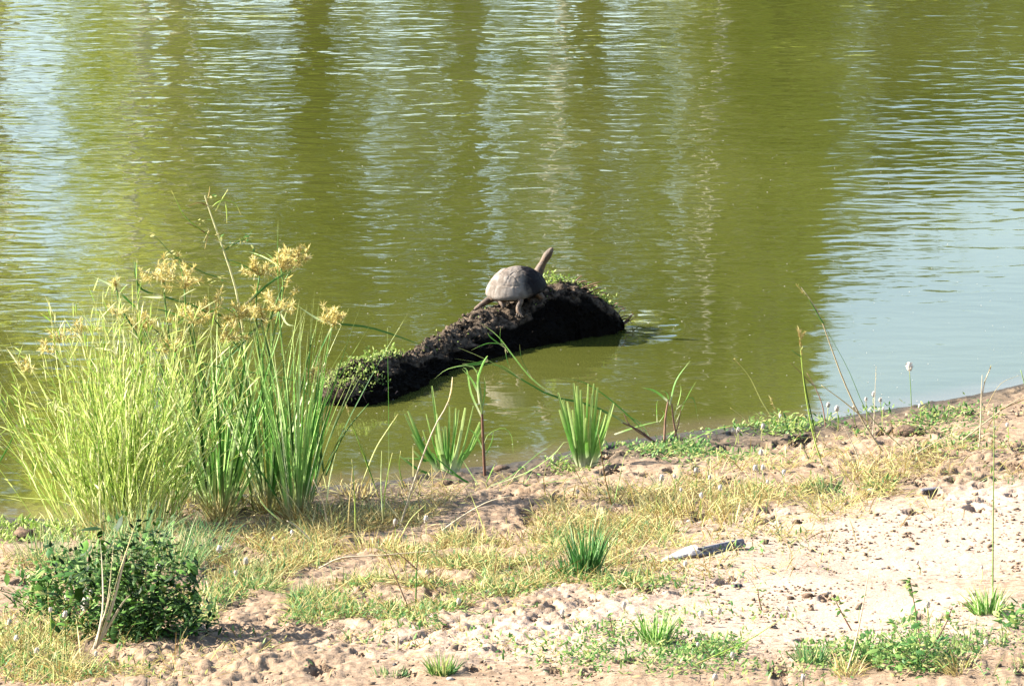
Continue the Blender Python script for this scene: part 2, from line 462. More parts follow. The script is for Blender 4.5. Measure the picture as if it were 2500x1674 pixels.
# ------------------------------------------------------------------ terrain
def zone(px, py, blobs):
    s = np.zeros(np.shape(px))
    for cx, cy, rx, ry, w in blobs:
        s = np.maximum(s, w * np.exp(-(((px - cx) / rx) ** 2 + ((py - cy) / ry) ** 2)))
    return s
PALE = [(2150, 1330, 520, 130, 1), (1700, 1520, 450, 110, .85), (2100, 1500, 500, 130, .9), (1300, 1560, 600, 90, .7), (1850, 1420, 380, 70, .95), (1350, 1440, 220, 40, .6), (2450, 1250, 240, 80, 1)]
STRAW_Z = [(1100, 1370, 480, 85, 1), (1650, 1270, 330, 70, .9), (700, 1400, 330, 90, .8), (100, 1600, 260, 90, .9), (2000, 1190, 300, 60, .5), (950, 1300, 200, 50, .9)]
GREEN_Z = [(800, 1480, 340, 70, 1), (120, 1600, 190, 70, .8), (620, 1470, 160, 50, .6)]
xf = np.arange(-2.75, 2.75, .0085)
yf = np.arange(-7.2, .9, .0155)
def grow(a, b, n): return np.geomspace(a, b, n)
xs = np.concatenate([-2.75 - grow(.05, 420, 46)[::-1], xf, 2.75 + grow(.05, 420, 46)])
ys = np.concatenate([-7.2 - grow(.05, 60, 24)[::-1], yf, .9 + grow(.05, 28, 20), np.linspace(30, 60, 41), np.geomspace(63, 900, 24)])
XX, YY = np.meshgrid(xs, ys)
HH = ground_h(XX, YY)
DD = inland(XX, YY)
ZPX = np.stack([XX, YY, HH], -1)
near = (np.abs(XX) < 3.4) & (YY > -8) & (YY < 1.5)
TPX, TPY = to_px(ZPX)
warp = fbm(XX * 12, YY * 10, 31, 3)
wq = (fbm(XX * 34, YY * 26, 33, 3) - .5) * 1.5
f1, f2, cid = worley(XX * 24 + wq, YY * 17 - wq, 3)
g1, g2, gid = worley(XX * 44 + 9 + wq, YY * 30 + wq, 8)
crack = sst(0.02, .28, f2 - f1)
clod = (1 - sst(.15, .62, f1)) * sst(.62, 1, cid)
small = (1 - sst(.1, .6, g1)) * sst(.55, 1, gid)
rid = 1 - np.abs(fbm(XX * 15, YY * 12, 35, 4) * 2 - 1) * 2.2
palez = zone(TPX, TPY, PALE) * near
rough_amt = np.clip(.55 + 1.1 * (fbm(XX * 1.1, YY * .8, 61, 2) - .45) * 2, .15, 1.3)
rough_amt = rough_amt * (1 - .65 * zone(TPX, TPY, [(2150, 1310, 450, 100, 1), (1750, 1400, 350, 60, .8)])) + .9 * zone(TPX, TPY, [(2250, 1110, 380, 70, 1), (1900, 1190, 250, 40, .6)])
landm = sst(.02, .35, DD) * near
fl1 = sst(.44, .54, fbm(XX * 30, YY * 19, 43, 4))
fl2 = sst(.46, .53, fbm(XX * 11, YY * 7, 44, 4))
relief = (clod * .0035 + small * .002 + (warp - .5) * .026 + fl1 * .0055 + fl2 * .006 + np.clip(rid, 0, 1) * .003 + (fbm(XX * 40, YY * 30, 41, 3) - .5) * .012) * rough_amt
# hoof prints
pits = np.zeros_like(XX)
fl_ = fbm(XX * 45, YY * 30, 47, 3)
rp = random.Random(4)
hoofs = [(rp.uniform(1450, 2500), rp.uniform(1060, 1260)) for _ in range(75)] + [(rp.uniform(650, 1600), rp.uniform(1200, 1460)) for _ in range(38)] + [(rp.uniform(0, 2500), rp.uniform(1420, 1660)) for _ in range(45)] \
    + [(2215, 1064), (2190, 1056), (1335, 1490), (1300, 1560), (60, 1316), (110, 1320), (1870, 1275), (545, 1322), (580, 1326), (1360, 1190), (1290, 1262)]
for hx, hy in hoofs:
    p = G(hx, hy); s_ = rp.uniform(.02, .045); e_ = rp.uniform(1.0, 2.0)
    m_ = (np.abs(XX - p[0]) < .2) & (np.abs(YY - p[1]) < .3)
    d_ = np.hypot((XX[m_] - p[0]) / s_, (YY[m_] - p[1]) / (s_ * e_)) + (warp[m_] - .5) * 3.5 + (fl_[m_] - .5) * 1.2
    pits[m_] += -.020 * (1 - sst(.5, 1.1, d_)) + .006 * np.exp(-((d_ - 1.35) / .3) ** 2)
HH2 = HH + (relief + pits) * landm - .004 * (1 - crack) * landm * rough_amt
wet = 1 - sst(.05, 1.15, DD + .25 * (fbm(XX * 2, YY * 2, 91, 3) - .5))
wet = np.where(near, wet, (DD < .1) * 1.0) * (YY < 20)
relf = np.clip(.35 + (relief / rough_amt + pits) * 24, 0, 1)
far = sst(30, 34, YY)
nx, ny = len(xs), len(ys)
ii = (np.arange(ny - 1)[:, None] * nx + np.arange(nx - 1)[None])
quads = np.stack([ii, ii + 1, ii + nx + 1, ii + nx], -1).reshape(-1, 4)
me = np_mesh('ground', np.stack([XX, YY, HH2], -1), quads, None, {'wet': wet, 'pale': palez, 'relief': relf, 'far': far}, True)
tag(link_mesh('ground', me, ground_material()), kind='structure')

# water
TIP = on_z(1525.0, 802.0)
wx = np.concatenate([-3 - grow(.3, 400, 14)[::-1], np.arange(-3, 3.01, .12), 3 + grow(.3, 400, 14)])
wy = np.concatenate([np.arange(-9, 1.0, .08), np.linspace(1.2, 12, 20), np.linspace(14, 60, 12)])
WX, WY = np.meshgrid(wx, wy)
shal = sst(-.55, .02, inland(WX, WY))
nx, ny = len(wx), len(wy)
ii = (np.arange(ny - 1)[:, None] * nx + np.arange(nx - 1)[None])
me = np_mesh('water', np.stack([WX, WY, WX * 0], -1), np.stack([ii, ii + 1, ii + nx + 1, ii + nx], -1).reshape(-1, 4), None, {'shallow': shal}, True)
tag(link_mesh('water', me, water_material()), kind='structure')

# ------------------------------------------------------------------ trees of the far bank (seen mirrored in the pond)
def limb(g, a, b, r0, r1, k=7, wob=.2, n=7):
    a, b = np.array(a, float), np.array(b, float)
    mid = (a + b) / 2 + RNG.normal(0, wob, 3) * [1, 1, .3]
    P = smooth_line([a, mid, b], k)[None]
    g.tubes(P, np.linspace(r0, r1, k)[None], n=n)
HOLES = [  # x0, x1, z0, z1, how open: gaps where the sky shows through the line of crowns
    (-5.6, -4.42, 4.0, 6.1, 1), (-1.52, -1.14, 4.2, 7.0, .42), (-.34, -.04, 4.0, 6.4, .55), (.38, .53, 4.0, 7.6, .55), (1.64, 1.86, 4.2, 8.0, .55),
    (3.55, 3.8, 3.5, 6.0, .6), (3.15, 4.0, 7.3, 12, 1), (4.0, 4.6, 6.8, 12, 1), (4.6, 12, 6.35, 12, 1), (-2.62, -2.45, 4, 6.6, .5), (.0, 1.2, 4.6, 5.3, .5), (-.9, 1.3, 7.0, 7.6, .4)]
def in_hole(x, z, soft=0.0):
    for a, b, c, d, o in HOLES:
        q = random.gauss(0, soft) if soft else 0
        if a + q < x < b + q and c + q < z < d + q: return random.random() < o
    return False
def tree(name, x, y, hgt, cw, z0, mat, bark, label, cat='tree', n_cl=70, leaf=.11, per=85, lean=0., trunk_r=.16, droop=.5):
    gz = float(ground_h(x, y))
    t = empty(name, (x, y, gz), label, cat, 'trees along the far bank')
    gt, gl = Geo(), Geo()
    top = np.array([x + lean, y, gz + hgt * .72])
    limb(gt, (x, y, gz - .2), top, trunk_r, trunk_r * .45, 9, .15, 8)
    k = 0
    for i in range(n_cl * 9):
        if k >= n_cl: break
        a = random.uniform(0, 2 * math.pi); rr = math.sqrt(random.random())
        zz = random.uniform(z0, 1.0)
        wd = cw * (1 - abs((zz - .62) / .62) ** 2.2 * .75)
        cx, cy, cz = x + lean * zz + rr * wd * math.cos(a), y + rr * wd * math.sin(a) * .8, gz + hgt * zz
        if in_hole(cx, cz) or random.random() > .6 + .9 * float(vn(cx * 3.1 + 7, cz * .3, 203)): continue
        k += 1
        if k % 4 == 0:
            s_ = np.array([x + lean * zz * .8, y, gz + hgt * zz * random.uniform(.55, .8)])
            limb(gt, s_, (cx, cy, cz), trunk_r * .28, .02, 5, .15, 4)
        sz = random.uniform(.22, .48)
        c = RNG.normal(0, 1, (per, 3)) * [sz * .55, sz * .55, sz * (.8 + droop)] + [cx, cy, cz]
        keep = np.array([not in_hole(p[0], p[2], .05) for p in c]) & (vn(c[:, 0] * 4.2 + 1, c[:, 2] * 2.2, 210) * .6 + vn(c[:, 0] * 9, c[:, 2] * 5, 211) * .4 > (.36 if mat is M['tree_leaf_bright'] else .27))
        c = c[keep]
        if len(c) == 0: continue
        colr = sst(.20, .62, vn(c[:, 0] * 2.6 + 3, c[:, 2] * .22, 201) * .65 + vn(c[:, 0] * 6.3, c[:, 2] * .5, 202) * .35)   # hanging sprays, leaf tone varying in tall narrow columns
        shade = np.clip(colr * .6 + (random.random() ** 1.4) * .5 + RNG.normal(.0, .14, len(c)) - .05, 0, 1)
        az = RNG.random(len(c)) * 6.28; el = RNG.normal(-.6, .6, len(c)); ll = leaf * RNG.uniform(.7, 1.4, len(c))
        d = np.stack([np.cos(az) * np.cos(el), np.sin(az) * np.cos(el), np.sin(el)], 1) * ll[:, None]
        P = np.stack([c, c + d * .5, c + d], 1)
        gl.ribbons(P, np.array([.25, 1, .1])[None] * ll[:, None] * .55, shade, 0)
    gt.build('trunk', bark, t, (x, y, gz), True)
    gl.build('crown', mat, t, (x, y, gz))
    return t
B_, D_ = M['tree_leaf_bright'], M['tree_leaf_dark']
tree('willow_tree', -3.35, 43.5, 11.5, 1.6, .22, B_, M['bark'], 'bright green willow with pale trunk on the far bank, reflected left', n_cl=260, per=110)
tree('willow_tree', -.55, 44.2, 10.5, 1.5, .2, B_, M['bark'], 'yellow green willow on the far bank mirrored behind the terrapin', n_cl=290, per=100)
tree('acacia_tree', -2.1, 47.0, 13.0, 1.7, .18, D_, M['bark_dark'], 'dark olive acacia between the two bright willows on the far bank', n_cl=260, per=100, trunk_r=.2)
tree('acacia_tree', .9, 46.5, 12.4, 1.3, .2, D_, M['bark'], 'dark acacia behind the gap mirrored at the middle of the pond', n_cl=230, per=95, trunk_r=.15)
tree('willow_tree', 2.45, 43.6, 8.2, 1.1, .15, B_, M['bark'], 'low bright willow mirrored right of the terrapin', n_cl=200, per=100)
tree('acacia_tree', 2.9, 48.0, 8.0, 1.7, .12, D_, M['bark_dark'], 'dark leaning acacia mirrored at upper right of the pond', n_cl=260, per=110, lean=.4)
tree('willow_tree', 4.9, 45.0, 4.4, 1.6, .02, B_, M['bark'], 'small rounded willow mirrored at the right picture edge', n_cl=230, per=100)
tree('acacia_tree', -5.6, 45.5, 12.3, 2.1, .5, D_, M['bark_dark'], 'high crowned acacia with sky below it mirrored upper left', n_cl=190, per=100, trunk_r=.22, lean=-.3)
tree('willow_tree', -5.2, 42.4, 4.6, 1.6, .15, B_, M['bark'], 'low willow under the high crowned acacia at far left', n_cl=70, per=100)
for k_, (x_, y_, h_) in enumerate([(-9.5, 46, 9), (-13.5, 48, 11), (-18, 45, 8), (8.2, 50, 6.0), (12.5, 52, 8), (18, 50, 9)]):
    tree('acacia_tree', x_, y_, h_, 2.2, .25, D_ if k_ % 2 else B_, M['bark_dark'],
         ['first tree beyond the left end of the mirrored row', 'tall second tree left of the mirrored row', 'outermost tree to the left on the far bank',
          'low first tree right of the mirrored row', 'second tree right of the mirrored row', 'outermost tree to the right on the far bank'][k_], n_cl=60, per=90, leaf=.2)
def snag(x, y, h, rr0, lean, label):
    gz = float(ground_h(x, y)); t = empty('dead_tree', (x, y, gz), label, 'tree', 'trees along the far bank')
    g = Geo(); pts = [(x, y, gz - .2), (x + lean * .3 + .08, y, gz + h * .35), (x + lean * .6 - .06, y, gz + h * .7), (x + lean, y, gz + h)]
    g.tubes(smooth_line(pts, 14)[None], np.linspace(rr0, rr0 * .35, 14)[None], n=8); g.build('trunk', M['bark'], t, (x, y, gz), True)
    for k in range(5):
        a = smooth_line(pts, 14)[5 + k * 2 - (k > 3)]; sgn = 1 if k % 2 else -1
        g = Geo(); g.tubes(smooth_line([a, a + [sgn * .25, 0, .45], a + [sgn * .35, .1, 1.1]], 7)[None], np.linspace(rr0 * .35, .008, 7)[None], n=5); g.build('branch', M['bark'], t, (x, y, gz), True)
snag(-3.62, 41.3, 5.2, .085, -.05, 'slender pale dead trunk mirrored at left above the forb')
snag(-3.15, 41.6, 4.4, .05, .1, 'thinner pale trunk just right of the slender dead one')
snag(.42, 41.5, 5.0, .07, .1, 'pale trunk mirrored behind the head of the terrapin')
snag(2.02, 41.2, 5.6, .04, -.1, 'pale leaning trunk mirrored right of the log tip')
gb = Geo()
for i in range(900):
    x_ = random.uniform(-22, 22); y_ = random.uniform(36.5, 41); z_ = float(ground_h(x_, y_))
    c = RNG.normal(0, 1, (22, 3)) * [.35, .3, .28] + [x_, y_, z_ + .35]
    az = RNG.random(22) * 6.28; d = np.stack([np.cos(az) * .06, np.sin(az) * .06, RNG.uniform(.1, .3, 22)], 1)
    gb.ribbons(np.stack([c, c + d * .5, c + d], 1), np.array([.4, 1, .1])[None] * .07, np.clip(random.random() + RNG.normal(0, .1, 22), 0, 1), 0)
tag(gb.build('reed_bed', M['tree_leaf_bright']), 'low green reeds and scrub along the foot of the far bank', 'reeds', kind='stuff')

# ------------------------------------------------------------------ mud-covered log
LOG = [  # foot of the log's axis in the photo (px, py), half width, crest height
    (822, 992, .055, .045), (838, 984, .095, .095), (880, 968, .12, .145), (930, 952, .115, .145), (1000, 922, .08, .094), (1080, 888, .08, .100), (1150, 862, .115, .134),
    (1205, 842, .13, .142), (1235, 834, .15, .150), (1275, 826, .16, .160), (1315, 817, .17, .18), (1350, 812, .17, .212), (1400, 808, .15, .19), (1450, 804, .12, .145), (1490, 800, .09, .09), (1520, 800, .045, .035), (1532, 800, .012, -.01)]
lp = np.array([on_z(a, b) for a, b, _, _ in LOG])
u0 = np.concatenate([[0], np.cumsum(np.linalg.norm(np.diff(lp, axis=0), axis=1))])
NL, NA = 330, 90
u = np.linspace(0, u0[-1], NL)
lx, ly = np.interp(u, u0, lp[:, 0]), np.interp(u, u0, lp[:, 1])
ksm = np.ones(15) / 15
def sm(a): return np.convolve(np.pad(a, 7, 'edge'), ksm, 'valid')
lx, ly = sm(lx), sm(ly)
lw, lc = sm(np.interp(u, u0, [q[2] for q in LOG])), sm(np.interp(u, u0, [q[3] for q in LOG]))
tx, ty = np.gradient(lx), np.gradient(ly)
tl = np.hypot(tx, ty); tx, ty = tx / tl, ty / tl
an = np.linspace(-.25 * math.pi, 1.25 * math.pi, NA)      # over the top from under water to under water
U, A = np.meshgrid(u, an, indexing='ij')
nz1 = fbm(U * 9, A * 1.6, 11, 4) - .5
w1, w2, wc = worley(U * 30, A * 5.0 + 30, 13)
v1, v2, vc = worley(U * 70, A * 11 + 30, 15)
bump = nz1 * .05 + (1 - sst(.1, .8, w1)) * wc * .012 + (1 - sst(.1, .8, v1)) * vc ** 2 * .012 + (fbm(U * 70, A * 14, 19, 3) - .5) * .022
rad = 1 + 0 * U
cx_, sz_ = np.cos(A), np.sin(A)
sidev = np.stack([ty, -tx], -1)                      # to the right of the travel direction: the viewer's side
lat = lw[:, None] * cx_ * (1 + .15 * (1 - np.abs(sz_))) + bump * cx_
pxu = to_px(np.stack([lx, ly, lx * 0], -1))[0]
shelf = (1 - sst(1190, 1300, pxu))[:, None] * .50
hz = (lc[:, None] * np.sign(sz_) * np.abs(sz_) ** .8) * (1 - shelf * sst(-.6, .9, cx_)) + bump * np.abs(sz_)
LV = np.stack([lx[:, None] + sidev[:, 0:1] * lat, ly[:, None] + sidev[:, 1:2] * lat, hz], -1)
def log_top(px, lat01=0.0):
    """point on the log's surface at photo column px, lat01 in -1..1 across it (+ = viewer's side)"""
    pxs, _ = to_px(np.stack([lx, ly, lx * 0], -1))
    i = int(np.argmin(np.abs(pxs - px))); j = int((1 - (lat01 + 1) / 2) * .66 * NA + .17 * NA)
    return LV[i, min(NA - 1, max(0, j))]
ii = (np.arange(NL - 1)[:, None] * NA + np.arange(NA - 1)[None])
lq = np.stack([ii, ii + NA, ii + NA + 1, ii + 1], -1).reshape(-1, 4)
cap = LV[0].mean(0); capi = NL * NA
lt = np.stack([np.full(NA - 1, capi), np.arange(NA - 1), np.arange(NA - 1) + 1], 1)
relz = LV[..., 2] / np.maximum(lc[:, None], .05)
damp_shade_g = 1 - sst(.38, .84, relz + 1.1 * nz1 - .25 * (1 - shelf * 2) * (relz < .9))  # damp low mud, spread upwards so the front's shade is in the colour
damp = np.concatenate([damp_shade_g.ravel(), [1]])
log_e = empty('fallen_log', (float(lx[150]), float(ly[150]), 0), 'mud caked log lying half sunk in the pond, humped at its far end', 'log')
me = np_mesh('trunk', np.concatenate([LV.reshape(-1, 3), [cap]]) - np.array(log_e.location), lq, lt, {'damp': damp}, True)
link_mesh('trunk', me, mud_material(), log_e)
M['mud'] = me.materials[0]
g = Geo(); lump_damp_shade = []
for i in range(2600):
    a_, b_ = random.randrange(6, NL - 8), random.randrange(12, NA - 12)
    p = LV[a_, b_]
    if p[2] < .01: continue
    k0 = g.n
    g.blob(p, random.uniform(.003, .010) * random.uniform(.5, 1.2), random.random(), .7, 5, 4, .3)
    lump_damp_shade += [damp_shade_g[a_, b_]] * (g.n - k0)
g.v = [v for v in g.v]
o_ = g.build('mud_lumps', M['mud'], log_e, tuple(log_e.location)); o_['kind'] = 'stuff'
o_.data.attributes.new('damp', 'FLOAT', 'POINT').data.foreach_set('value', np.array(lump_damp_shade, np.float32))
# roots and twigs at the far tip, along the crest and at the near end
for i in range(46):
    far_end = i < 32
    px_ = random.uniform(1400, 1525) if far_end else random.uniform(818, 900)
    p = log_top(px_, random.uniform(-.7, .3) if far_end else random.uniform(-.2, .9))
    L_ = random.uniform(.03, .085)
    d_ = np.array([random.uniform(.2, 1.0), random.uniform(-.3, .5), random.uniform(-.15, .75)]) if far_end else np.array([random.uniform(-.6, .5), random.uniform(-1, 0), random.uniform(-1, .1)])
    d_ /= np.linalg.norm(d_)
    q_ = [p - d_ * .015, p + d_ * L_ * .5 + RNG.normal(0, .008, 3), p + d_ * L_ + RNG.normal(0, .012, 3) + [0, 0, -.015]]
    g = Geo(); g.tubes(smooth_line(q_, 6)[None], np.linspace(.0035, .0012, 6)[None], n=4)
    g.build('root', M['brown_stem'] if i % 3 else M['mud'], log_e, tuple(log_e.location))
# greenery that grows on it
def log_plants(name, label, px0, px1, n, size, l0, l1, mat, upp=.5, tall=0):
    c, tall_p = [], []
    for i in range(n):
        px_ = random.uniform(px0, px1)
        p = log_top(px_, random.uniform(l0, l1)); c.append(p + RNG.normal(0, .006, 3) + [0, 0, random.uniform(.0, size * .7)])
    c = np.array(c)
    o = tuple(c.mean(0)); t = empty(name, o, label, 'plants')
    t['kind'] = 'stuff'
    g = Geo(); g.leaves(c, RNG.uniform(.5, 1.3, n) * size, size * .5, upp)
    st = c[:: 5]; b = st - [0, 0, .03]
    g.tubes(np.stack([b, st], 1), .0009)
    for k in range(tall):
        p = log_top(random.uniform(px0, px1), random.uniform(l0, l1))
        h_ = random.uniform(.03, .06); q = p + [RNG.normal(0, .01), RNG.normal(0, .01), h_]
        g.tubes(smooth_line([p, q], 4)[None], .0012)
        g.leaves(np.linspace(p, q, 9), .018, .009, .5)
    b_ = g.build('foliage', mat, t, o); b_['kind'] = 'stuff'
log_plants('waterweed', 'small green weeds covering the near left end of the log', 826, 900, 800, .0125, -.85, .55, M['moss'], tall=6)
log_plants('waterweed', 'sunlit green weeds along the crest behind the near end of the log', 895, 990, 1100, .0115, -.85, .05, M['moss'], tall=9)
log_plants('waterweed', 'thin green weeds on the crest right of the terrapin', 1345, 1505, 620, .015, -.62, .05, M['moss'], tall=16)
log_plants('waterweed', 'sparse green specks on the mud below the terrapin', 1000, 1330, 110, .009, -.7, .3, M['moss'])
log_plants('waterweed', 'little green sprig standing close behind the terrapin shell', 1347, 1356, 60, .011, -.5, -.3, M['herb_green'], tall=3)

# ------------------------------------------------------------------ terrapin
def terrapin():
    YAW, PIT = R(45), R(9)
    base_y = float(log_top(1262, -.1)[1])
    org = on_y(1262.0, 705.0, base_y)
    fw = np.array([math.cos(YAW) * math.cos(PIT), math.sin(YAW) * math.cos(PIT), math.sin(PIT)])
    lf = np.array([-math.sin(YAW), math.cos(YAW), 0]); up = np.cross(fw, lf)
    roll = R(4); lf, up = lf * math.cos(roll) + up * math.sin(roll), up * math.cos(roll) - lf * math.sin(roll)
    e = empty('terrapin', tuple(org), 'muddy grey brown terrapin basking on the log with neck stretched up', 'terrapin')
    W_ = lambda p: np.asarray(p, float) @ np.stack([fw, lf, up])
    LX, LY, LZ = .138, .112, .092
    nr, na = 60, 160
    rr = np.linspace(0, 1, nr) ** .8; aa = np.arange(na) * 2 * math.pi / na
    RR, AA = np.meshgrid(rr, aa, indexing='ij')
    uu, vv = RR * np.cos(AA), RR * np.sin(AA)
    z = LZ * (1 - RR ** 2.5) ** .72
    flare = sst(.84, 1, RR) * .004
    groove = np.zeros_like(z)
    inn = RR < .82
    def line(d, w=.012): return np.exp(-(d / w) ** 2)
    strip = .27 + .04 * np.cos(uu * 9)
    groove = np.maximum(groove, line(np.abs(vv) - strip) * inn)
    for q in (-.5, -.17, .17, .5): groove = np.maximum(groove, line(uu - q + .04 * np.cos(vv * 12)) * (np.abs(vv) < strip))
    for q in (-.38, .0, .36): groove = np.maximum(groove, line(uu - q * (1 + .25 * np.abs(vv))) * (np.abs(vv) >= strip) * inn)
    groove = np.maximum(groove, line(RR - .82, .012))
    ma = np.abs(((AA * 24 / (2 * math.pi)) % 1) - .5)
    groove = np.maximum(groove, line(.5 - ma, .05) * (RR > .82))
    lump = (fbm(uu * 5 + 9, vv * 5, 51, 4) - .5) * .007 + (fbm(uu * 16 + 9, vv * 16, 52, 2) - .5) * .002
    z = z - groove * .0034 + lump * (RR < .97)
    wide = 1 + .07 * (-uu) - .03 * np.cos(4 * AA) * .5
    V = np.stack([LX * uu, LY * vv * wide, z * (1 - .10 * uu)], -1)
    V[..., 0] *= 1 + flare; V[..., 1] *= 1 + flare
    V[-1, :, 2] -= .004
    under = V[-1].copy() * [.93, .93, 1] - [0, 0, .004]
    under2 = V[-1].copy() * [.70, .72, 1] - [0, 0, .012]
    VV = np.concatenate([V.reshape(-1, 3), under, under2, [[0, 0, -.022]]])
    i0 = (np.arange(nr + 1)[:, None] * na + np.arange(na)[None]); i1 = (np.arange(nr + 1)[:, None] * na + (np.arange(na)[None] + 1) % na)
    q = np.stack([i0, i0 + na, i1 + na, i1], -1).reshape(-1, 4)
    last = (nr + 1) * na
    tr = np.stack([last + np.arange(na), np.full(na, last + na), last + (np.arange(na) + 1) % na], 1)
    grv = np.concatenate([groove.ravel(), np.zeros(2 * na + 1)])
    bare_shade = sst(-.35, .55, VV[:, 0] / LX * .8 - VV[:, 1] / LY * .45)
    me = np_mesh('carapace', W_(VV), q, tr, {'groove': grv, 'bare_shade': bare_shade}, True)
    m, t, b = new_mat('carapace')
    pz = pos_scaled(t, 1, 1, 1)
    n1, n2 = noise(t, pz, 22, 5, .6), noise(t, pz, 120, 4, .65)
    c = mixc(t, maprange(t, n1, .35, .65), (.10, .082, .065), (.215, .188, .160))
    c = mixc(t, maprange(t, n2, .45, .75, 0, .5), c, (.17, .13, .10))
    c = mixc(t, mathn(t, 'MULTIPLY', attr(t, 'groove'), .6), c, (.14, .11, .085))
    n4 = noise(t, pz, 14, 3, .5, .5)
    c = mixc(t, maprange(t, n4, .58, .72, 0, .6), c, (.20, .145, .11))
    # wet mudless shell plus painted-in shade, darker towards head and right flank
    wet_shade = mathn(t, 'ADD', attr(t, 'bare_shade'), mathn(t, 'MULTIPLY', mathn(t, 'SUBTRACT', n1, .5), 1.4))
    wet_shade = maprange(t, wet_shade, .30, .85)
    c = mixc(t, wet_shade, c, (.007, .005, .005))
    ln(t, c, b.inputs['Base Color']); ln(t, mathn(t, 'MULTIPLY_ADD', wet_shade, -.1, .75), b.inputs['Roughness'])
    b.inputs['Specular IOR Level'].default_value = .08
    bp = t.nodes.new('ShaderNodeBump'); bp.inputs['Distance'].default_value = .0015
    ln(t, n2, bp.inputs['Height']); ln(t, bp.outputs[0], b.inputs['Normal'])
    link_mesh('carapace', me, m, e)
    # body: one skin over a skeleton
    def loc(px, py, dy):        # photo point at depth offset dy from the shell's middle, in the Empty's frame
        return on_y(float(px), float(py), org[1] + dy) - org
    H_ = {}
    pts = [W_((-.02, 0, -.002))]; rad = [(.062, .026)]; ed = []
    def add(p, r, par):
        pts.append(np.asarray(p)); rad.append(r if isinstance(r, tuple) else (r, r)); ed.append((par, len(pts) - 1)); return len(pts) - 1
    ch = add(W_((.075, 0, .004)), (.05, .022), 0)
    nk = [(1306, 690, .08, .026), (1313, 668, .09, .024), (1320, 652, .09, .0185), (1326, 641, .088, .0145), (1332, 630, .085, .0180), (1338.5, 620, .083, .0185), (1344.5, 611.5, .08, .0125), (1349.5, 604, .078, .0065)]
    par = ch
    for a, b2, dy, r in nk: par = add(loc(a, b2, dy), r, par)
    pe = add(W_((-.09, 0, -.004)), (.045, .018), 0)
    # left hind leg stretched out behind
    k1 = add(loc(1200, 728, -.02), .017, pe); k2 = add(loc(1181, 740, -.035), .014, k1); k3 = add(loc(1167, 750, -.045), (.012, .009), k2)
    toes = []
    for q_ in range(4):
        t1 = add(loc(1160 - q_ * 1.2, 754 + q_ * 1.6, -.05 - .008 * q_), .005, k3); toes.append((k3, t1))
    # tail
    t0 = add(loc(1222, 735, -.10), .012, pe); t1 = add(loc(1227, 746, -.115), .008, t0); add(loc(1232, 751, -.12), .004, t1)
    # right hind leg
    h1 = add(loc(1270, 726, -.10), .018, pe); h2 = add(loc(1271, 738, -.125), .013, h1); h3 = add(loc(1264, 752, -.135), .0105, h2); h4 = add(loc(1266, 760, -.14), .0105, h3)
    for q_, (a, b2) in enumerate([(1262, 765), (1266, 768), (1271, 770), (1275, 771)]):
        add(loc(a, b2, -.145 - .004 * q_), .0042, h4)
    # right front leg, down on the shaded side
    f1_ = add(loc(1316, 720, .02), .017, ch); f2_ = add(loc(1325, 730, .03), .013, f1_); f3_ = add(loc(1330, 738, .04), .011, f2_)
    g1_ = add(loc(1338, 716, .09), .016, ch); add(loc(1346, 722, .11), .011, g1_)
    me = bpy.data.meshes.new('body')
    me.from_pydata([tuple(p) for p in pts], ed, [])
    o = link_mesh('body', me, None, e)
    md = o.modifiers.new('skin', 'SKIN')
    sv = me.skin_vertices[0].data if me.skin_vertices else None
    if sv is None:
        bpy.context.view_layer.update()
    for i, r in enumerate(rad):
        me.skin_vertices[0].data[i].radius = r
    me.skin_vertices[0].data[0].use_root = True
    md.use_smooth_shade = True
    s2 = o.modifiers.new('sub', 'SUBSURF'); s2.levels = s2.render_levels = 2
    m, t, b = new_mat('terrapin_skin')
    n1, n2 = noise(t, pz2 := pos_scaled(t, 1, 1, 1), 60, 4, .6), noise(t, pz2, 260, 3, .6)
    c = mixc(t, maprange(t, n1, .35, .65), (.045, .026, .013), (.125, .074, .037))
    ln(t, mixc(t, maprange(t, n2, .5, .7, 0, .6), c, (.11, .075, .05)), b.inputs['Base Color'])
    b.inputs['Roughness'].default_value = .65
    bp = t.nodes.new('ShaderNodeBump'); bp.inputs['Distance'].default_value = .003
    ln(t, n2, bp.inputs['Height']); ln(t, bp.outputs[0], b.inputs['Normal'])
    me.materials.append(m)
    for dx, dz in ((3.4, 1.0), (-4.6, -1.5)):
        g = Geo(); g.blob(loc(1344 + dx, 612 + dz, .078 if dx < 0 else .070), .0028, .5, 1, 8, 6, 0)
        g.build('eye', M['eye'], e, (0, 0, 0), True)
    for a, b2, dy, ex, ey in [(1262, 765, -.146, -2, 5), (1266, 768, -.15, 0, 5), (1271, 770, -.154, 2, 5), (1275, 771, -.158, 4, 4), (1160, 754, -.05, -4, 3), (1158.8, 755.6, -.058, -4, 4), (1157.6, 757.2, -.066, -4, 4)]:
        g = Geo(); g.tubes(smooth_line([loc(a, b2, dy), loc(a + ex, b2 + ey, dy - .006)], 4)[None], np.array([[.0026, .0022, .0014, .0003]]), n=5)
        g.build('claw', M['claw'], e)
    # mud splashes stuck on the shell's rim
    return e
terrapin()

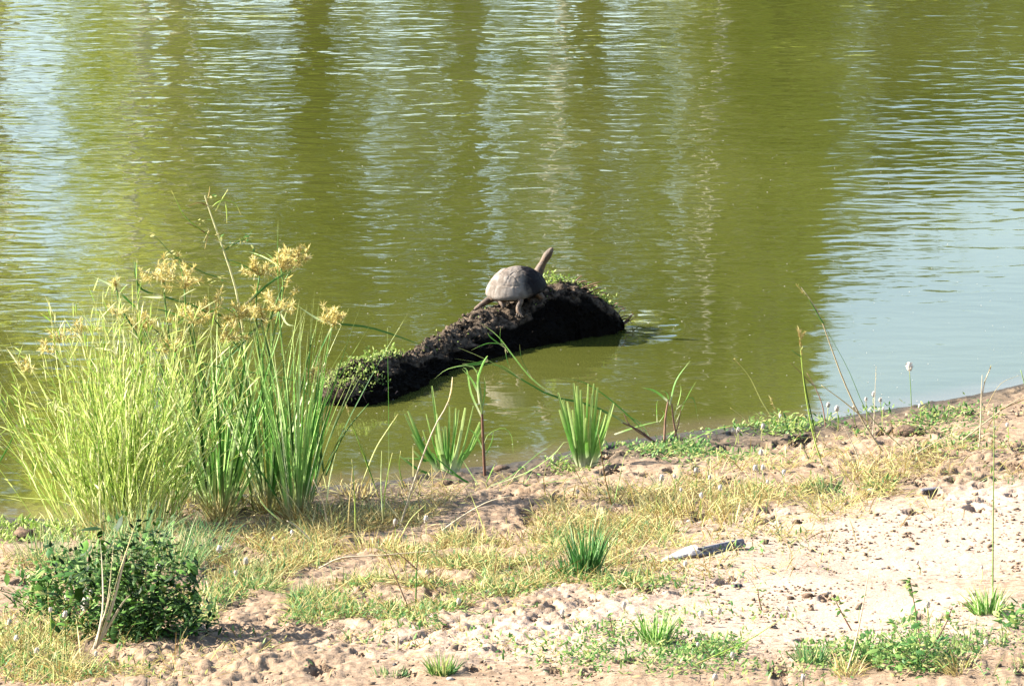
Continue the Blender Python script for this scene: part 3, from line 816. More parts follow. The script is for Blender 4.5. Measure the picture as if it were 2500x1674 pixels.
# ------------------------------------------------------------------ plant builders
def blade_part(t, name, P, W, mat, rnd, org, fold=.25, side=None):
    g = Geo(); g.ribbons(P[None], W[None], np.array([rnd]), fold, side); return g.build(name, mat, t, org)
def prof(K, w, kind='blade'):
    s = np.linspace(0, 1, K)
    if kind == 'cut': return w * (1.15 - .35 * s)
    if kind == 'sheath': return w * np.interp(s, [0, .12, .4, .95, 1], [1.25, 1.5, 1.0, .75, .5])
    return w * np.interp(s, [0, .2, .6, 1], [.75, 1, .75, .06])
def tuft(name, label, cat, px, py, n_part, n_stuff, L, lean, width, mat, curve=(.1, .7), spread=.02, kind='blade', group=None, bias=0.0, part='blade', fold=.25, ysp=None, K=7, rot=None):
    b0 = G(float(px), float(py)); org = tuple(b0)
    t = empty(name, org, label, cat, group)
    def params(n):
        a = RNG.random(n) * 2 * math.pi; r = np.sqrt(RNG.random(n))
        base = b0 + np.stack([np.cos(a) * r * spread, np.sin(a) * r * (ysp or spread), np.full(n, -.008)], 1)
        az = a + RNG.normal(0, .5, n)
        ln_ = np.abs(RNG.normal(0, lean, n)) * (.4 + .6 * r) + lean * .25 * r
        Ls = RNG.uniform(L[0], L[1], n); cv = RNG.uniform(curve[0], curve[1], n)
        P = arcs(base, az, ln_, Ls, cv, K)
        P[..., 0] += bias * (P[..., 2] - base[:, None, 2])
        return P, width * RNG.uniform(.6, 1.25, n)
    if n_part:
        P, w = params(n_part)
        for i in range(n_part): blade_part(t, part, P[i], prof(K, w[i], kind), mat, random.random(), org, fold)
    if n_stuff:
        P, w = params(n_stuff)
        g = Geo(); g.ribbons(P, np.stack([prof(K, q, kind) for q in w]), None, fold)
        o = g.build('undergrowth', mat, t, org); o['kind'] = 'stuff'
    return t
def add_umbel(g, c, r, n=9, sp=13, rnd0=None, up=(.1, 1.35)):
    c = np.asarray(c, float)
    az = RNG.random(n) * 2 * math.pi; el = RNG.uniform(up[0], up[1], n)
    d = np.stack([np.cos(az) * np.cos(el), np.sin(az) * np.cos(el), np.sin(el)], 1)
    r = r * 1.55; Lr = r * RNG.uniform(.35, 1.0, n)
    tip = c + d * Lr[:, None]
    g.tubes(np.stack([np.broadcast_to(c, (n, 3)), (c + tip) / 2 + [0, 0, .004], tip], 1), .0009, np.full(n, .3))
    m = n * sp
    o = np.repeat(tip, sp, 0); dd = np.repeat(d, sp, 0)
    o = o - dd * (RNG.random((m, 1)) * r * .28)
    q = dd * .5 + RNG.normal(0, .75, (m, 3)); q[:, 2] += .15; q /= np.linalg.norm(q, axis=1, keepdims=True)
    L_ = RNG.uniform(.012, .028, m)[:, None]
    g.ribbons(np.stack([o, o + q * L_ * .5, o + q * L_], 1), np.array([.5, 1, .2])[None] * .0036, RNG.random(m), .3)
def stem_part(t, pts, r0, r1, mat, org, name='stem', rnd=None, n=5, K=12):
    g = Geo(); P = smooth_line(pts, K) if len(pts) < K else np.asarray(pts)
    g.tubes(P[None], np.linspace(r0, r1, len(P))[None], np.array([random.random() if rnd is None else rnd]), n=n)
    return g.build(name, mat, t, org, True)

# --- big yellow-green clump at the left
def big_clump():
    b0 = G(300.0, 1292.0); org = tuple(b0)
    t = empty('rush_clump', org, 'big fountain of thin yellow green rushes at the left bank', 'rush clump')
    def make(n, K=9):
        fx = RNG.normal(0, 1, n)
        bx = b0[0] + fx * .085 - .0; by = b0[1] + RNG.normal(0, .13, n)
        base = np.stack([bx, by, np.maximum(ground_h(bx, by), 0) - .01], 1)
        sidev_ = np.clip(fx * .22 + RNG.normal(0, .27, n) - .05, -.75, .58)
        az = np.where(sidev_ > 0, 0.0, math.pi) + RNG.normal(0, .6, n)
        L = RNG.uniform(.38, .94, n) * (1 - .22 * np.abs(sidev_)) * np.where(sidev_ < -.32, .93, 1)
        P = arcs(base, az, np.abs(sidev_) * .75, L, RNG.uniform(-.3, .9, n) * (np.abs(sidev_) + .2), K)
        return P
    P = make(210)
    for i in range(210):
        w = random.uniform(.0030, .0062)
        blade_part(t, 'stem', P[i], prof(9, w), M['reed_yellow'], min(1, max(0, random.gauss(.5, .25))), org, .4)
    g = Geo(); P2 = make(120)
    g.ribbons(P2, np.stack([prof(9, q) for q in RNG.uniform(.003, .0055, 120)]), np.clip(RNG.normal(.42, .25, 120), 0, 1), .4)
    PA = np.concatenate([P, P2])
    # short side leaves on the upper two thirds of every stem
    m = 2300
    i = RNG.integers(0, len(PA), m); s = RNG.uniform(2.0, 7.9, m); k = s.astype(int); f = (s - k)[:, None]
    c = PA[i, k] * (1 - f) + PA[i, k + 1] * f; T = PA[i, k + 1] - PA[i, k]; T /= np.linalg.norm(T, axis=1, keepdims=True)
    d = T + RNG.normal(0, .38, (m, 3)); d /= np.linalg.norm(d, axis=1, keepdims=True)
    L = RNG.uniform(.03, .09, m)[:, None]
    g.ribbons(np.stack([c, c + d * L * .5, c + d * L + [0, 0, -.004]], 1), np.array([.7, 1, .15])[None] * RNG.uniform(.0035, .0070, m)[:, None], np.clip(RNG.normal(.55, .28, m), 0, 1), .3)
    o = g.build('side_leaves', M['reed_yellow'], t, org); o['kind'] = 'stuff'
    g = Geo()
    for cx, cy, r in [(146, 838, .055), (200, 818, .05), (120, 862, .035), (284, 772, .03), (60, 905, .03)]:
        c = on_y(float(cx), float(cy), b0[1] + random.uniform(-.1, .1)); add_umbel(g, c, r, 8, 10)
        g.build('seed_head', M['umbel'], t, org); g = Geo()
big_clump()
# outlying arching stalks of the clump, left edge
e_ = empty('reed_stalk', tuple(G(330., 1300.)), 'long reed stalks arching out to the left edge over the water', 'reed stalks')
for pts in [[(330, 1300), (240, 1215), (120, 1085), (20, 965), (-25, 880)], [(300, 1300), (170, 1230), (60, 1215), (-20, 1205)], [(260, 1290), (150, 1160), (40, 1000), (-15, 905)],
            [(330, 1300), (210, 1180), (110, 1090), (60, 1010)], [(250, 1330), (110, 1280), (-20, 1250)], [(200, 1335), (90, 1332), (-20, 1325)], [(-15, 1150), (20, 1090), (45, 1035)]]:
    blade_part(e_, 'stalk', path_px(pts, e_.location[1], .1, 12), prof(12, .0065), M['reed_green' if pts[0][0] < 255 else 'reed_yellow'], random.random(), tuple(e_.location), .3)
# --- green broad-bladed clumps behind
tuft('reed_clump', 'broad bladed green reed clump right of the yellow rushes', 'reed clump', 538, 1258, 66, 12, (.34, .84), .30, .0105, M['reed_green'], (.0, .45), .05, ysp=.1)
tuft('reed_clump', 'slender green reed clump between the two other green clumps', 'reed clump', 658, 1240, 50, 12, (.35, .80), .24, .009, M['reed_green'], (.0, .4), .035, ysp=.08)
tuft('reed_clump', 'upright sheathed reed clump nearest the log, with tan stem bases', 'reed clump', 725, 1262, 52, 12, (.35, .86), .18, .0095, M['reed_green'], (.0, .35), .04, ysp=.08)
tuft('reed_clump', 'dark low reed clump hidden between yellow rushes and green reeds', 'reed clump', 455, 1225, 40, 20, (.3, .74), .26, .008, M['reed_green'], (.1, .5), .05, ysp=.1)
# --- flowering sedges
SEDGE = [  # name of what it stands by, stem pixels from the foot up, head radius
    ([(560, 1240), (470, 1020), (420, 860), (403, 735), (400, 690)], .090, 'sedge with wide straw coloured flower head at upper left of the clump'),
    ([(600, 1240), (520, 1000), (462, 800), (450, 705)], .075, 'sedge with flower head just right of the upper left one'),
    ([(640, 1245), (610, 1000), (592, 860), (585, 780)], .050, 'sedge with small low flower head left of the pale forb stem'),
    ([(660, 1240), (640, 960), (625, 760), (634, 672)], .080, 'sedge with dense upright flower head high in the clump'),
    ([(700, 1245), (690, 1000), (640, 800), (645, 785)], .090, 'sedge with broad flower head in the middle right of the clump'),
    ([(735, 1250), (705, 1020), (690, 860), (682, 760)], .085, 'sedge with broad golden flower head beside the narrow pale bract'),
    ([(640, 1240), (600, 900), (520, 775)], .070, 'sedge with flower head low behind the pale forb stem'),
    ([(690, 1240), (660, 900), (690, 720), (686, 655)], .050, 'sedge with narrow flower head at the top of the clump'),
    ([(700, 1240), (640, 900), (690, 700), (730, 640)], .042, 'sedge with small bristly flower head leaning far up right'),
    ([(770, 1215), (778, 1000), (795, 880), (812, 792)], .050, 'sedge with flower head held out over the log end'),
    ([(720, 1240), (750, 1060), (765, 925)], .045, 'sedge with dull flower head left of the mossy log end'),
    ([(760, 1230), (785, 1090), (786, 1010)], .026, 'sedge with small green unopened head near the water'),
    ([(440, 1250), (370, 900), (300, 760), (284, 705)], .022, 'sedge with single dark pointed head standing alone at left'),
    ([(560, 1240), (480, 1000), (428, 860)], .055, 'sedge with flower head low in front of the upper left ones'),
    ([(620, 1250), (580, 1000), (558, 830)], .050, 'sedge with flower head lowest in the middle of the clump'),
    ([(600, 1240), (500, 960), (470, 790)], .060, 'sedge with flower head between the left group and the pale forb'),
    ([(520, 1240), (420, 960), (350, 800)], .045, 'sedge with half hidden flower head above the yellow rushes'),
]
for k_, (pts, r_, lab) in enumerate(SEDGE):
    y0 = float(G(float(pts[0][0]), float(pts[0][1]))[1]) + random.uniform(-.08, .08)
    P = path_px(pts, y0, random.uniform(-.05, .05), 12)
    org = tuple(P[0]); t = empty('sedge', org, lab, 'sedge', 'flowering sedges at the left of the log')
    g = Geo(); g.tubes(P[None], np.linspace(.0045, .0024, 12)[None], np.array([random.random() * .9]), n=4); g.build('stem', M['sedge_stem'], t, org, True)
    g = Geo()
    add_umbel(g, P[-1], r_, 15 if r_ > .04 else 7, 24 if r_ > .04 else 12, up=(.0, 1.3) if r_ > .03 else (.9, 1.5))
    g.build('flower_head', M['umbel'] if k_ != 11 else M['reed_green'], t, org)
    nb = 3 if r_ > .045 else 1
    if k_ in (9, 0, 5, 4, 12): nb = 0
    for b_ in range(nb):
        az = random.uniform(0, 6.28)
        Q = arcs(P[-1:], np.array([az]), np.array([random.uniform(.7, 1.4)]), np.array([random.uniform(.08, .22)]), np.array([.5]), 7)[0]
        blade_part(t, 'bract', Q, prof(7, .006), M['reed_green'], random.uniform(0, .8), org, .2)
    extra = {9: [[(812, 792), (770, 775), (722, 743)], [(812, 790), (895, 798), (972, 821), (1048, 850)], [(812, 792), (780, 860), (758, 930)]],
             0: [[(400, 726), (345, 724)], [(400, 724), (470, 745), (560, 776), (650, 790)], [(395, 722), (340, 700), (322, 620)]],
             5: [[(682, 760), (700, 790), (720, 795)], [(600, 742), (660, 690), (727, 652)], [(682, 757), (678, 640), (679, 530)]],
             4: [[(645, 785), (690, 757), (700, 740)], [(640, 790), (560, 870), (510, 905)], [(645, 785), (540, 872), (760, 930)][:2]],
             12: [[(284, 706), (260, 690), (224, 674)], [(284, 706), (320, 740), (345, 760)]]}.get(k_, [])
    for q in extra:
        Pq = path_px(q, P[-1][1], .03, 8)
        blade_part(t, 'bract', Pq, prof(8, .0085), M['sedge_stem'] if k_ in (9, 0) and q is extra[1] else M['reed_green'], .9 if q is extra[0] else .15, org, .2, np.array([[0, .3, 1.]]))
# crossing dark green stalks inside the clump
e_ = empty('leaning_reed', tuple(G(520., 1240.)), 'dark green stalks leaning across behind the flower heads', 'reed stalks')
for pts in [[(520, 1140), (440, 1000), (380, 880), (345, 790), (330, 640)], [(455, 880), (560, 900), (680, 920), (790, 945)], [(790, 1150), (770, 1010), (735, 940)], [(600, 745), (660, 690), (700, 660)],
            [(320, 910), (395, 860), (440, 800)], [(795, 1160), (840, 1060), (900, 985)], [(700, 1090), (735, 950), (765, 815)]]:
    stem_part(e_, path_px(pts, e_.location[1] + random.uniform(-.1, .1), 0, 12), .0036, .0016, M['sedge_stem'], tuple(e_.location), 'stalk', .3, 4)
# --- tall pale forb in the clump
def forb():
    y0 = float(G(615., 1235.)[1]); b = on_y(615., 1235., y0); org = tuple(b)
    t = empty('tall_forb', org, 'tall pale wilting forb with forked top rising above the sedges', 'weed')
    st = lambda pts, r0, r1, mt='pale_straw', nm='stem': stem_part(t, path_px(pts, y0, 0, 12), r0, r1, M[mt], org, nm, None, 5)
    st([(615, 1235), (606, 1000), (600, 862), (584, 747), (569, 681), (546, 612), (526, 555), (511, 512), (500, 478)], .0048, .0024, 'forb_stem')
    for q in [[(534, 587), (500, 568), (453, 531), (434, 497), (419, 466)], [(515, 510), (530, 495), (550, 489), (575, 498), (588, 524)], [(527, 516), (540, 490), (557, 462)], [(508, 502), (485, 495), (461, 503)],
              [(511, 562), (505, 585), (500, 608)], [(511, 562), (497, 590)], [(505, 495), (511, 470), (512, 455)], [(550, 489), (553, 515), (554, 545)], [(500, 568), (480, 555), (456, 545)]]:
        st(q, .0026, .0010, 'straw' if q[0][0] < 512 else 'reed_yellow', 'branch')
    for q in [[(546, 610), (575, 605), (604, 577)], [(546, 612), (575, 592), (604, 577), (616, 562)], [(546, 612), (600, 585), (625, 610)], [(560, 640), (540, 600), (557, 597)]]:
        st(q, .0015, .0008, 'sedge_stem', 'branch')
    st([(540, 678), (500, 667), (450, 640), (419, 620), (392, 590), (373, 574)], .0022, .0010, 'sedge_stem', 'branch')
    g = Geo(); c = []
    for (cx, cy, n, s) in [(557, 598, 10, 16), (600, 582, 14, 14), (618, 605, 6, 8), (415, 618, 8, 8), (428, 630, 4, 6), (511, 685, 6, 14), (540, 678, 7, 8), (378, 574, 4, 6), (490, 543, 5, 8), (540, 575, 5, 6), (515, 480, 5, 6)]:
        for i in range(n): c.append(on_y(cx + random.gauss(0, s * .6), cy + random.gauss(0, s * .4), y0 + random.gauss(0, .01)))
    for p in c:
        g = Geo(); g.leaves(np.array([p]), random.uniform(.014, .028), .009, .0, np.array([random.choice([.2, .9, 1, 1])])); g.build('leaf', M['herb_green'], t, org)
forb()

# --- dark green herb bush, lower left
def bush(name, label, px, py, rx, ry, rz, n_part, n_stuff, size, mat, stems=30, cat='herb', tallp=0.0, big=0):
    b0 = G(float(px), float(py)); org = tuple(b0); t = empty(name, org, label, cat)
    def pos(n, lo=.15):
        v = RNG.normal(0, 1, (n, 3)); v[:, 2] = np.abs(v[:, 2]); v /= np.linalg.norm(v, axis=1, keepdims=True)
        r = RNG.uniform(lo, 1, n) ** .55
        bumpy = .45 + 1.05 * fbm(np.arctan2(v[:, 1], v[:, 0]) * 2.4 + 50, v[:, 2] * 5, int(px), 3)
        return b0 + v * (r * bumpy)[:, None] * [rx, ry, rz] + [0, 0, .005]
    c = pos(n_part, .6)
    for p in c:
        g = Geo(); L_ = size * random.uniform(.8, 1.7) * (1.6 if random.random() < big else 1)
        g.leaves(p[None], L_, L_ * .42, .25, np.array([random.random() ** 1.3]), .15); g.build('leaf', mat, t, org)
    g = Geo(); c = pos(n_stuff, .02); g.leaves(c, size * RNG.uniform(.6, 1.3, n_stuff), size * .42, .3, RNG.random(n_stuff) ** 1.5)
    o = g.build('inner_leaves', mat, t, org); o['kind'] = 'stuff'
    g = Geo(); c = pos(stems, .7); bb = b0 + RNG.normal(0, 1, (stems, 3)) * [rx * .15, ry * .15, 0]
    g.tubes(np.stack([bb, (bb + c) / 2 + [0, 0, rz * .12], c + [0, 0, .02]], 1), .0016)
    g.build('stems', M['sedge_stem'], t, org)
    return t
bush('dark_herb', 'dense dark green leafy bush in front of the rushes, lower left', 330, 1555, .29, .28, .36, 290, 3000, .029, M['herb_dark'], 60, big=.25)
bush('dark_herb', 'pale green leafy wing at the left side of the dark bush', 120, 1500, .15, .14, .20, 90, 500, .032, M['herb_green'], 24, big=.3)
# wispy blue-green grasses around and above it
for k_, (px, py, L_, n, lab) in enumerate([(250, 1440, .30, 46, 'wispy blue green grass growing up through the top of the dark bush'), (420, 1400, .26, 50, 'thin blue green grass right of the top of the dark bush'),
        (190, 1400, .22, 34, 'thin blue green grass behind the left of the dark bush'), (500, 1360, .18, 40, 'short wispy grass between dark bush and green reeds'), (340, 1350, .24, 44, 'wispy grass at the foot of the yellow rushes'), (100, 1370, .14, 26, 'short wispy grass at far left above the dark bush')]):
    tuft('wispy_grass', lab, 'grass', px, py, 26, n * 3, (L_ * .4, L_), .35, .0035, M['grass_blue'], (.1, .9), .09, ysp=.12, group='wispy grasses round the dark bush')
# dry stalk bundle in front of the bush
b_ = G(228., 1592.); e_ = empty('dry_stalks', tuple(b_), 'bundle of pale dry stalks fanning up in front of the dark bush', 'dry grass')
for pts in [[(228, 1592), (262, 1505), (290, 1400), (335, 1265)], [(228, 1592), (268, 1500), (300, 1380), (325, 1290)], [(228, 1592), (255, 1500), (268, 1420), (278, 1310)], [(230, 1592), (250, 1490), (250, 1400), (245, 1320)],
            [(228, 1592), (270, 1520), (300, 1470), (320, 1450)], [(226, 1592), (245, 1530), (262, 1480), (272, 1430)]]:
    blade_part(e_, 'stalk', path_px(pts, b_[1], .02, 10), prof(10, .0085), M['pale_straw' if random.random() < .7 else 'straw'], random.random(), tuple(b_), .35)

# --- cut tufts by the water
def cut_tuft(label, px, py, fans, mat, w, name='reed_tuft'):
    b0 = G(float(px), float(py)); org = tuple(b0); t = empty(name, org, label, 'reed tuft')
    for f in fans:
        pts = f[:-1] if isinstance(f[-1], (int, float)) else f
        ww = f[-1] if isinstance(f[-1], (int, float)) else w
        P = path_px(pts, b0[1] + random.uniform(-.03, .03), random.uniform(-.04, .04), 9)
        blade_part(t, 'blade', P, prof(9, ww, 'sheath' if mat is M['sheath_green'] else 'blade'), mat, random.random(), org, .25, np.array([[1, random.uniform(-.6, .6), random.uniform(-.2, .2)]]))
    return t
# zoom-derived fan of the chopped tuft
F = []
for tx_, ty_ in [(1362, 958), (1375, 975), (1385, 980), (1366, 1000), (1400, 935), (1409, 942), (1418, 952), (1436, 937), (1450, 936), (1459, 945), (1445, 962), (1466, 1000), (1488, 1004), (1497, 984), (1492, 1012), (1423, 985), (1430, 1020), (1412, 1000), (1478, 1010), (1456, 990), (1398, 1000), (1470, 1040)]:
    bx_ = 1428 + (tx_ - 1428) * .22 + random.uniform(-4, 4)
    F.append([(bx_, 1143 + random.uniform(-6, 4)), (bx_ + (tx_ - bx_) * .28 - (1428 - tx_) * .08, 1090), ((bx_ + tx_) / 2 + (tx_ - 1428) * .06, (1143 + ty_) / 2 - 10), (tx_, ty_), random.uniform(.010, .019)])
cut_tuft('thick chopped bright green reed tuft with white bases at the waterline', 1428, 1140, F, M['sheath_green'], .012)
F = []
for tx_, ty_ in [(988, 1010), (996, 1003), (1005, 1060), (1054, 942), (1066, 1010), (1080, 1045), (1097, 992), (1112, 996), (1120, 1000), (1136, 995), (1156, 990), (1087, 1040), (1032, 1050), (1010, 1100), (1160, 1060), (1172, 1030), (1040, 1010), (1064, 1060), (1180, 1040)]:
    bx_ = 1090 + (tx_ - 1090) * .2 + random.uniform(-6, 6)
    F.append([(bx_, 1162 + random.uniform(-8, 3)), (bx_ + (tx_ - bx_) * .35, 1112), ((bx_ + tx_) / 2 + (tx_ - 1090) * .08, (1160 + ty_) / 2 - 4), (tx_, ty_), random.uniform(.007, .017)])
F += [[(1090, 1160), (1050, 1125), (985, 1118), .009], [(1088, 1162), (1030, 1150), (975, 1112), .010], [(1090, 1160), (1150, 1100), (1170, 1050), (1168, 1035), .008]]
cut_tuft('loose chopped reed tuft left of the tall seedling reed', 1090, 1160, F, M['sheath_green'], .012)
# seedling reed with a brown stem and long arching leaves
def seedling():
    b0 = G(1184., 1168.); org = tuple(b0); t = empty('reed_seedling', org, 'single tall reed with brown stem standing left of the turtle reflection', 'reed')
    y0 = b0[1]
    stem_part(t, path_px([(1184, 1168), (1180, 1080), (1177, 1010)], y0, 0, 8), .0062, .0050, M['brown_stem'], org, 'stem')
    stem_part(t, path_px([(1177, 1012), (1172, 950), (1165, 905)], y0, 0, 8), .0046, .0030, M['sedge_stem'], org, 'stem', .9)
    for pts, w in [([(1177, 1020), (1150, 960), (1140, 905), (1130, 897)], .010), ([(1170, 985), (1166, 930), (1178, 890), (1188, 872), (1191, 868)], .011), ([(1168, 960), (1150, 925), (1128, 900)], .009), ([(1176, 1010), (1184, 950), (1182, 920)], .007),
                   ([(1180, 1090), (1192, 1060), (1226, 1044), (1248, 1062), (1253, 1108)], .007), ([(1180, 1100), (1160, 1060), (1135, 1040)], .007), ([(1174, 950), (1155, 895), (1095, 900), (1060, 925)], .0055), ([(1180, 1120), (1200, 1080), (1205, 1050)], .006)]:
        blade_part(t, 'leaf', path_px(pts, y0, random.uniform(-.05, .05), 10), prof(10, w), M['sheath_green'], random.uniform(0, .7), org, .2)
    # low sprawling rosette in front of it
    t2 = empty('sprawling_grass', tuple(G(1178., 1192.)), 'sprawling grass rosette with long low leaves at the waterline', 'grass'); o2 = tuple(t2.location); y1 = o2[1]
    for pts, w in [([(1175, 1195), (1130, 1170), (1080, 1130), (1050, 1105)], .010), ([(1175, 1195), (1110, 1160), (1045, 1130)], .011), ([(1185, 1195), (1250, 1160), (1310, 1110), (1355, 1078)], .008), ([(1190, 1190), (1290, 1150), (1350, 1110), (1385, 1075), (1398, 1130)], .007),
                   ([(1195, 1192), (1300, 1182), (1380, 1170), (1440, 1158)], .010), ([(1175, 1195), (1140, 1140), (1128, 1120)], .008), ([(1180, 1195), (1200, 1150), (1208, 1132)], .008), ([(1170, 1192), (1100, 1170), (1035, 1172)], .007),
                   ([(1200, 1200), (1230, 1220), (1280, 1180), (1300, 1150)], .008), ([(1175, 1195), (1090, 1185), (1010, 1190), (975, 1205)], .006), ([(1180, 1195), (1250, 1175), (1330, 1125), (1365, 1100)], .006)]:
        blade_part(t2, 'leaf', path_px(pts, y1, random.uniform(-.06, .06), 10), prof(10, w), M['sheath_green'], random.random(), o2, .2)
seedling()
# brown-footed reed further right, with its long fallen stalks over the water
def broken_reed():
    b0 = G(1610., 1090.); org = tuple(b0); y0 = b0[1]; t = empty('broken_reed', org, 'straggly reed with purple brown stems leaning over the water right of centre', 'reed')
    for pts, r in [([(1622, 1085), (1625, 1020), (1632, 975)], .005), ([(1655, 1082), (1645, 1030), (1640, 985)], .0045), ([(1600, 1080), (1560, 1050), (1520, 1032)], .004), ([(1640, 1088), (1655, 1040), (1662, 1000)], .003), ([(1590, 1075), (1540, 1040), (1523, 1010)], .003)]:
        stem_part(t, path_px(pts, y0, 0, 8), r, r * .6, M['brown_stem'], org, 'stem')
    for pts, w in [([(1632, 980), (1600, 955), (1565, 945)], .010), ([(1635, 990), (1628, 960), (1612, 953)], .007), ([(1635, 990), (1650, 930), (1685, 880)], .008), ([(1650, 1030), (1680, 965), (1700, 930)], .007), ([(1645, 1020), (1662, 960), (1660, 935)], .007),
                   ([(1650, 1000), (1690, 970), (1705, 1030)], .006), ([(1610, 1100), (1640, 1060), (1660, 1040)], .010), ([(1604, 1030), (1603, 990), (1606, 975)], .006), ([(1610, 1030), (1622, 1010), (1612, 1000)], .006),
                   ([(1500, 1115), (1560, 1095), (1620, 1086)], .010), ([(1660, 1085), (1740, 1050), (1810, 1032)], .009), ([(1500, 1060), (1560, 1040), (1620, 1025)], .008), ([(1590, 1075), (1560, 1030), (1500, 1000)], .008)]:
        blade_part(t, 'leaf', path_px(pts, y0, random.uniform(-.05, .05), 9), prof(9, w), M['sheath_green'], random.random() * .8, org, .2)
    t2 = empty('fallen_reed', tuple(on_y(1590., 1075., y0)), 'long thin grass stalks leaning left over the water below the terrapin', 'reed'); o2 = tuple(t2.location)
    for pts, w in [([(1590, 1075), (1510, 1021), (1430, 985), (1349, 967), (1272, 925), (1191, 879), (1118, 848)], .0085), ([(1360, 970), (1299, 925), (1250, 865), (1215, 820), (1172, 787)], .006), ([(1233, 852), (1238, 880), (1246, 900)], .005),
                   ([(1233, 840), (1190, 838), (1150, 855)], .004), ([(1240, 860), (1222, 830), (1222, 798)], .004), ([(1191, 879), (1160, 888), (1128, 888)], .012), ([(1590, 1075), (1530, 1010), (1440, 940), (1365, 920)], .006), ([(1300, 925), (1275, 880), (1268, 840)], .003),
                   ([(1235, 850), (1200, 825), (1190, 812)], .005), ([(1272, 925), (1230, 895), (1200, 890), (1110, 875)], .003)]:
        blade_part(t2, 'stalk', path_px(pts, y0 + random.uniform(-.01, .01), 0, 12), prof(12, w), M['reed_green'], random.uniform(0, .6), o2, .2, np.array([[0, .3, 1.]]))
broken_reed()

# --- single grass stalks, each traced from foot to tip
def stalk(name, label, lines, mat='straw', w=.005, cat='grass stalk', heads=(), group=None, dy=0.0):
    b0 = G(float(lines[0][0][0]), float(lines[0][0][1])); org = tuple(b0)
    t = empty(name, org, label, cat, group)
    for pts in lines:
        mt, ww = mat, w
        for q in pts:
            if isinstance(q, str): mt = q
            elif isinstance(q, float): ww = q
        pts = [q for q in pts if isinstance(q, tuple)]
        ww = min(ww, .0045 + .35 * max(0, ww - .0045))
        stem_part(t, path_px(pts, b0[1], dy, 12), ww * .55, ww * .2, M[mt], org, 'stem', None, 4)
    for (hx, hy, tx_, ty_, ww) in heads:
        g = Geo(); a = on_y(float(hx), float(hy), b0[1]); b = on_y(float(tx_), float(ty_), b0[1])
        n = 36; c = a + (b - a) * RNG.random((n, 1)); d = (b - a) / np.linalg.norm(b - a) + RNG.normal(0, .35, (n, 3))
        g.ribbons(np.stack([c, c + d * ww * .9, c + d * ww * 1.8], 1), np.array([.5, 1, .1])[None] * ww * .35, None, .2)
        g.build('seed_head', M['straw'], t, org)
    return t
stalk('grass_stalk', 'tallest leaning grass stalk with dry tip at right, over bright water', [[(2160, 1110), (2105, 1025), (2060, 930), (2030, 850), (1996, 760), (1955, 700), 'pale_straw', .011], [(2010, 790), (1975, 730), .009, 'sedge_stem'], [(2200, 1090), (2120, 1010), (2070, 900), (2010, 790), 'sedge_stem', .003], [(2120, 1030), (2060, 980), (2005, 940), .006]], heads=[(1965, 722, 1947, 697, .006)])
stalk('grass_stalk', 'upright pale stalk with clustered seed head left of the tallest stalk', [[(2010, 1140), (1985, 1060), (1965, 950), (1955, 860), (1952, 805), .008, 'reed_yellow'], [(1995, 1080), (1970, 960), (1960, 900), .005, 'reed_green'], [(1955, 870), (1940, 860), (1932, 853), .004, 'herb_green']], heads=[(1956, 870, 1951, 805, .010), (1952, 830, 1962, 815, .007)])
stalk('grass_stalk', 'dark beaded stalk bending right in front of bright water', [[(2016, 1045), (2008, 990), (1990, 945), (1970, 910), .005, 'brown_stem'], [(1985, 940), (1950, 905), (1930, 885), .003]], mat='brown_stem')
stalk('grass_stalk', 'thin arching grass stalk with tiny head, tilted left, right of centre', [[(1895, 1035), (1860, 980), (1830, 920), (1795, 878), .0045]], heads=[(1808, 893, 1793, 876, .005)])
stalk('grass_stalk', 'small brown nodding grass head near the shore, right of centre', [[(1905, 1045), (1899, 1020), (1890, 990), (1880, 975), .003]], heads=[(1893, 1003, 1880, 972, .007)])
stalk('grass_stalk', 'short arching straw above the water, left of the brown nodding head', [[(1840, 1050), (1815, 1020), (1783, 995), .003]])
stalk('grass_stalk', 'white dry stalk with feathery tip by the right shore', [[(2390, 1100), (2395, 1020), (2396, 960), (2398, 915), .008, 'pale_straw'], [(2396, 975), (2405, 930), (2420, 895), .006, 'pale_straw'], [(2400, 1010), (2440, 940), (2490, 915), .002]], heads=[(2402, 935, 2420, 893, .004)])
stalk('grass_stalk', 'long pale straw lying diagonally at the far right shore', [[(2330, 1090), (2400, 1035), (2460, 990), (2520, 955), .007, 'pale_straw'], [(2440, 1000), (2500, 975), (2530, 960), .004]])
stalk('grass_stalk', 'long thin dark green stem standing on the pale sand at right', [[(2423, 1480), (2424, 1380), (2425, 1240), (2427, 1060), (2425, 985), .0075, 'sedge_stem'], [(2423, 1480), (2424, 1400), (2425, 1320), .010, 'reed_green']])
stalk('grass_stalk', 'thin stalk with white top beside the bright water', [[(2130, 1070), (2135, 1000), (2137, 940), (2139, 895), .003, 'pale_straw']], heads=[(2138, 930, 2139, 895, .003)])
stalk('grass_stalk', 'long pale diagonal stalk rising from dry grass left of centre', [[(975, 1290), (1000, 1210), (1030, 1120), (1062, 1040), (1095, 980), (1105, 920), .013, 'pale_straw'], [(960, 1310), (990, 1240), (1030, 1160), .006, 'straw'], [(1095, 980), (1103, 950), (1105, 920), .005]], dy=.02)
stalk('grass_stalk', 'long straw reaching right from the dry grass at middle', [[(1060, 1310), (1120, 1265), (1190, 1225), (1250, 1210), .009, 'pale_straw'], [(1050, 1320), (1110, 1280), (1170, 1245), .005]])
stalk('grass_stalk', 'leaning grass stalk with brown tip at the water left of centre', [[(925, 1215), (895, 1130), (865, 1050), (845, 990), .005, 'reed_yellow'], [(925, 1215), (900, 1140), (884, 1085), .004, 'reed_green']], heads=[(852, 1010, 843, 985, .005)])
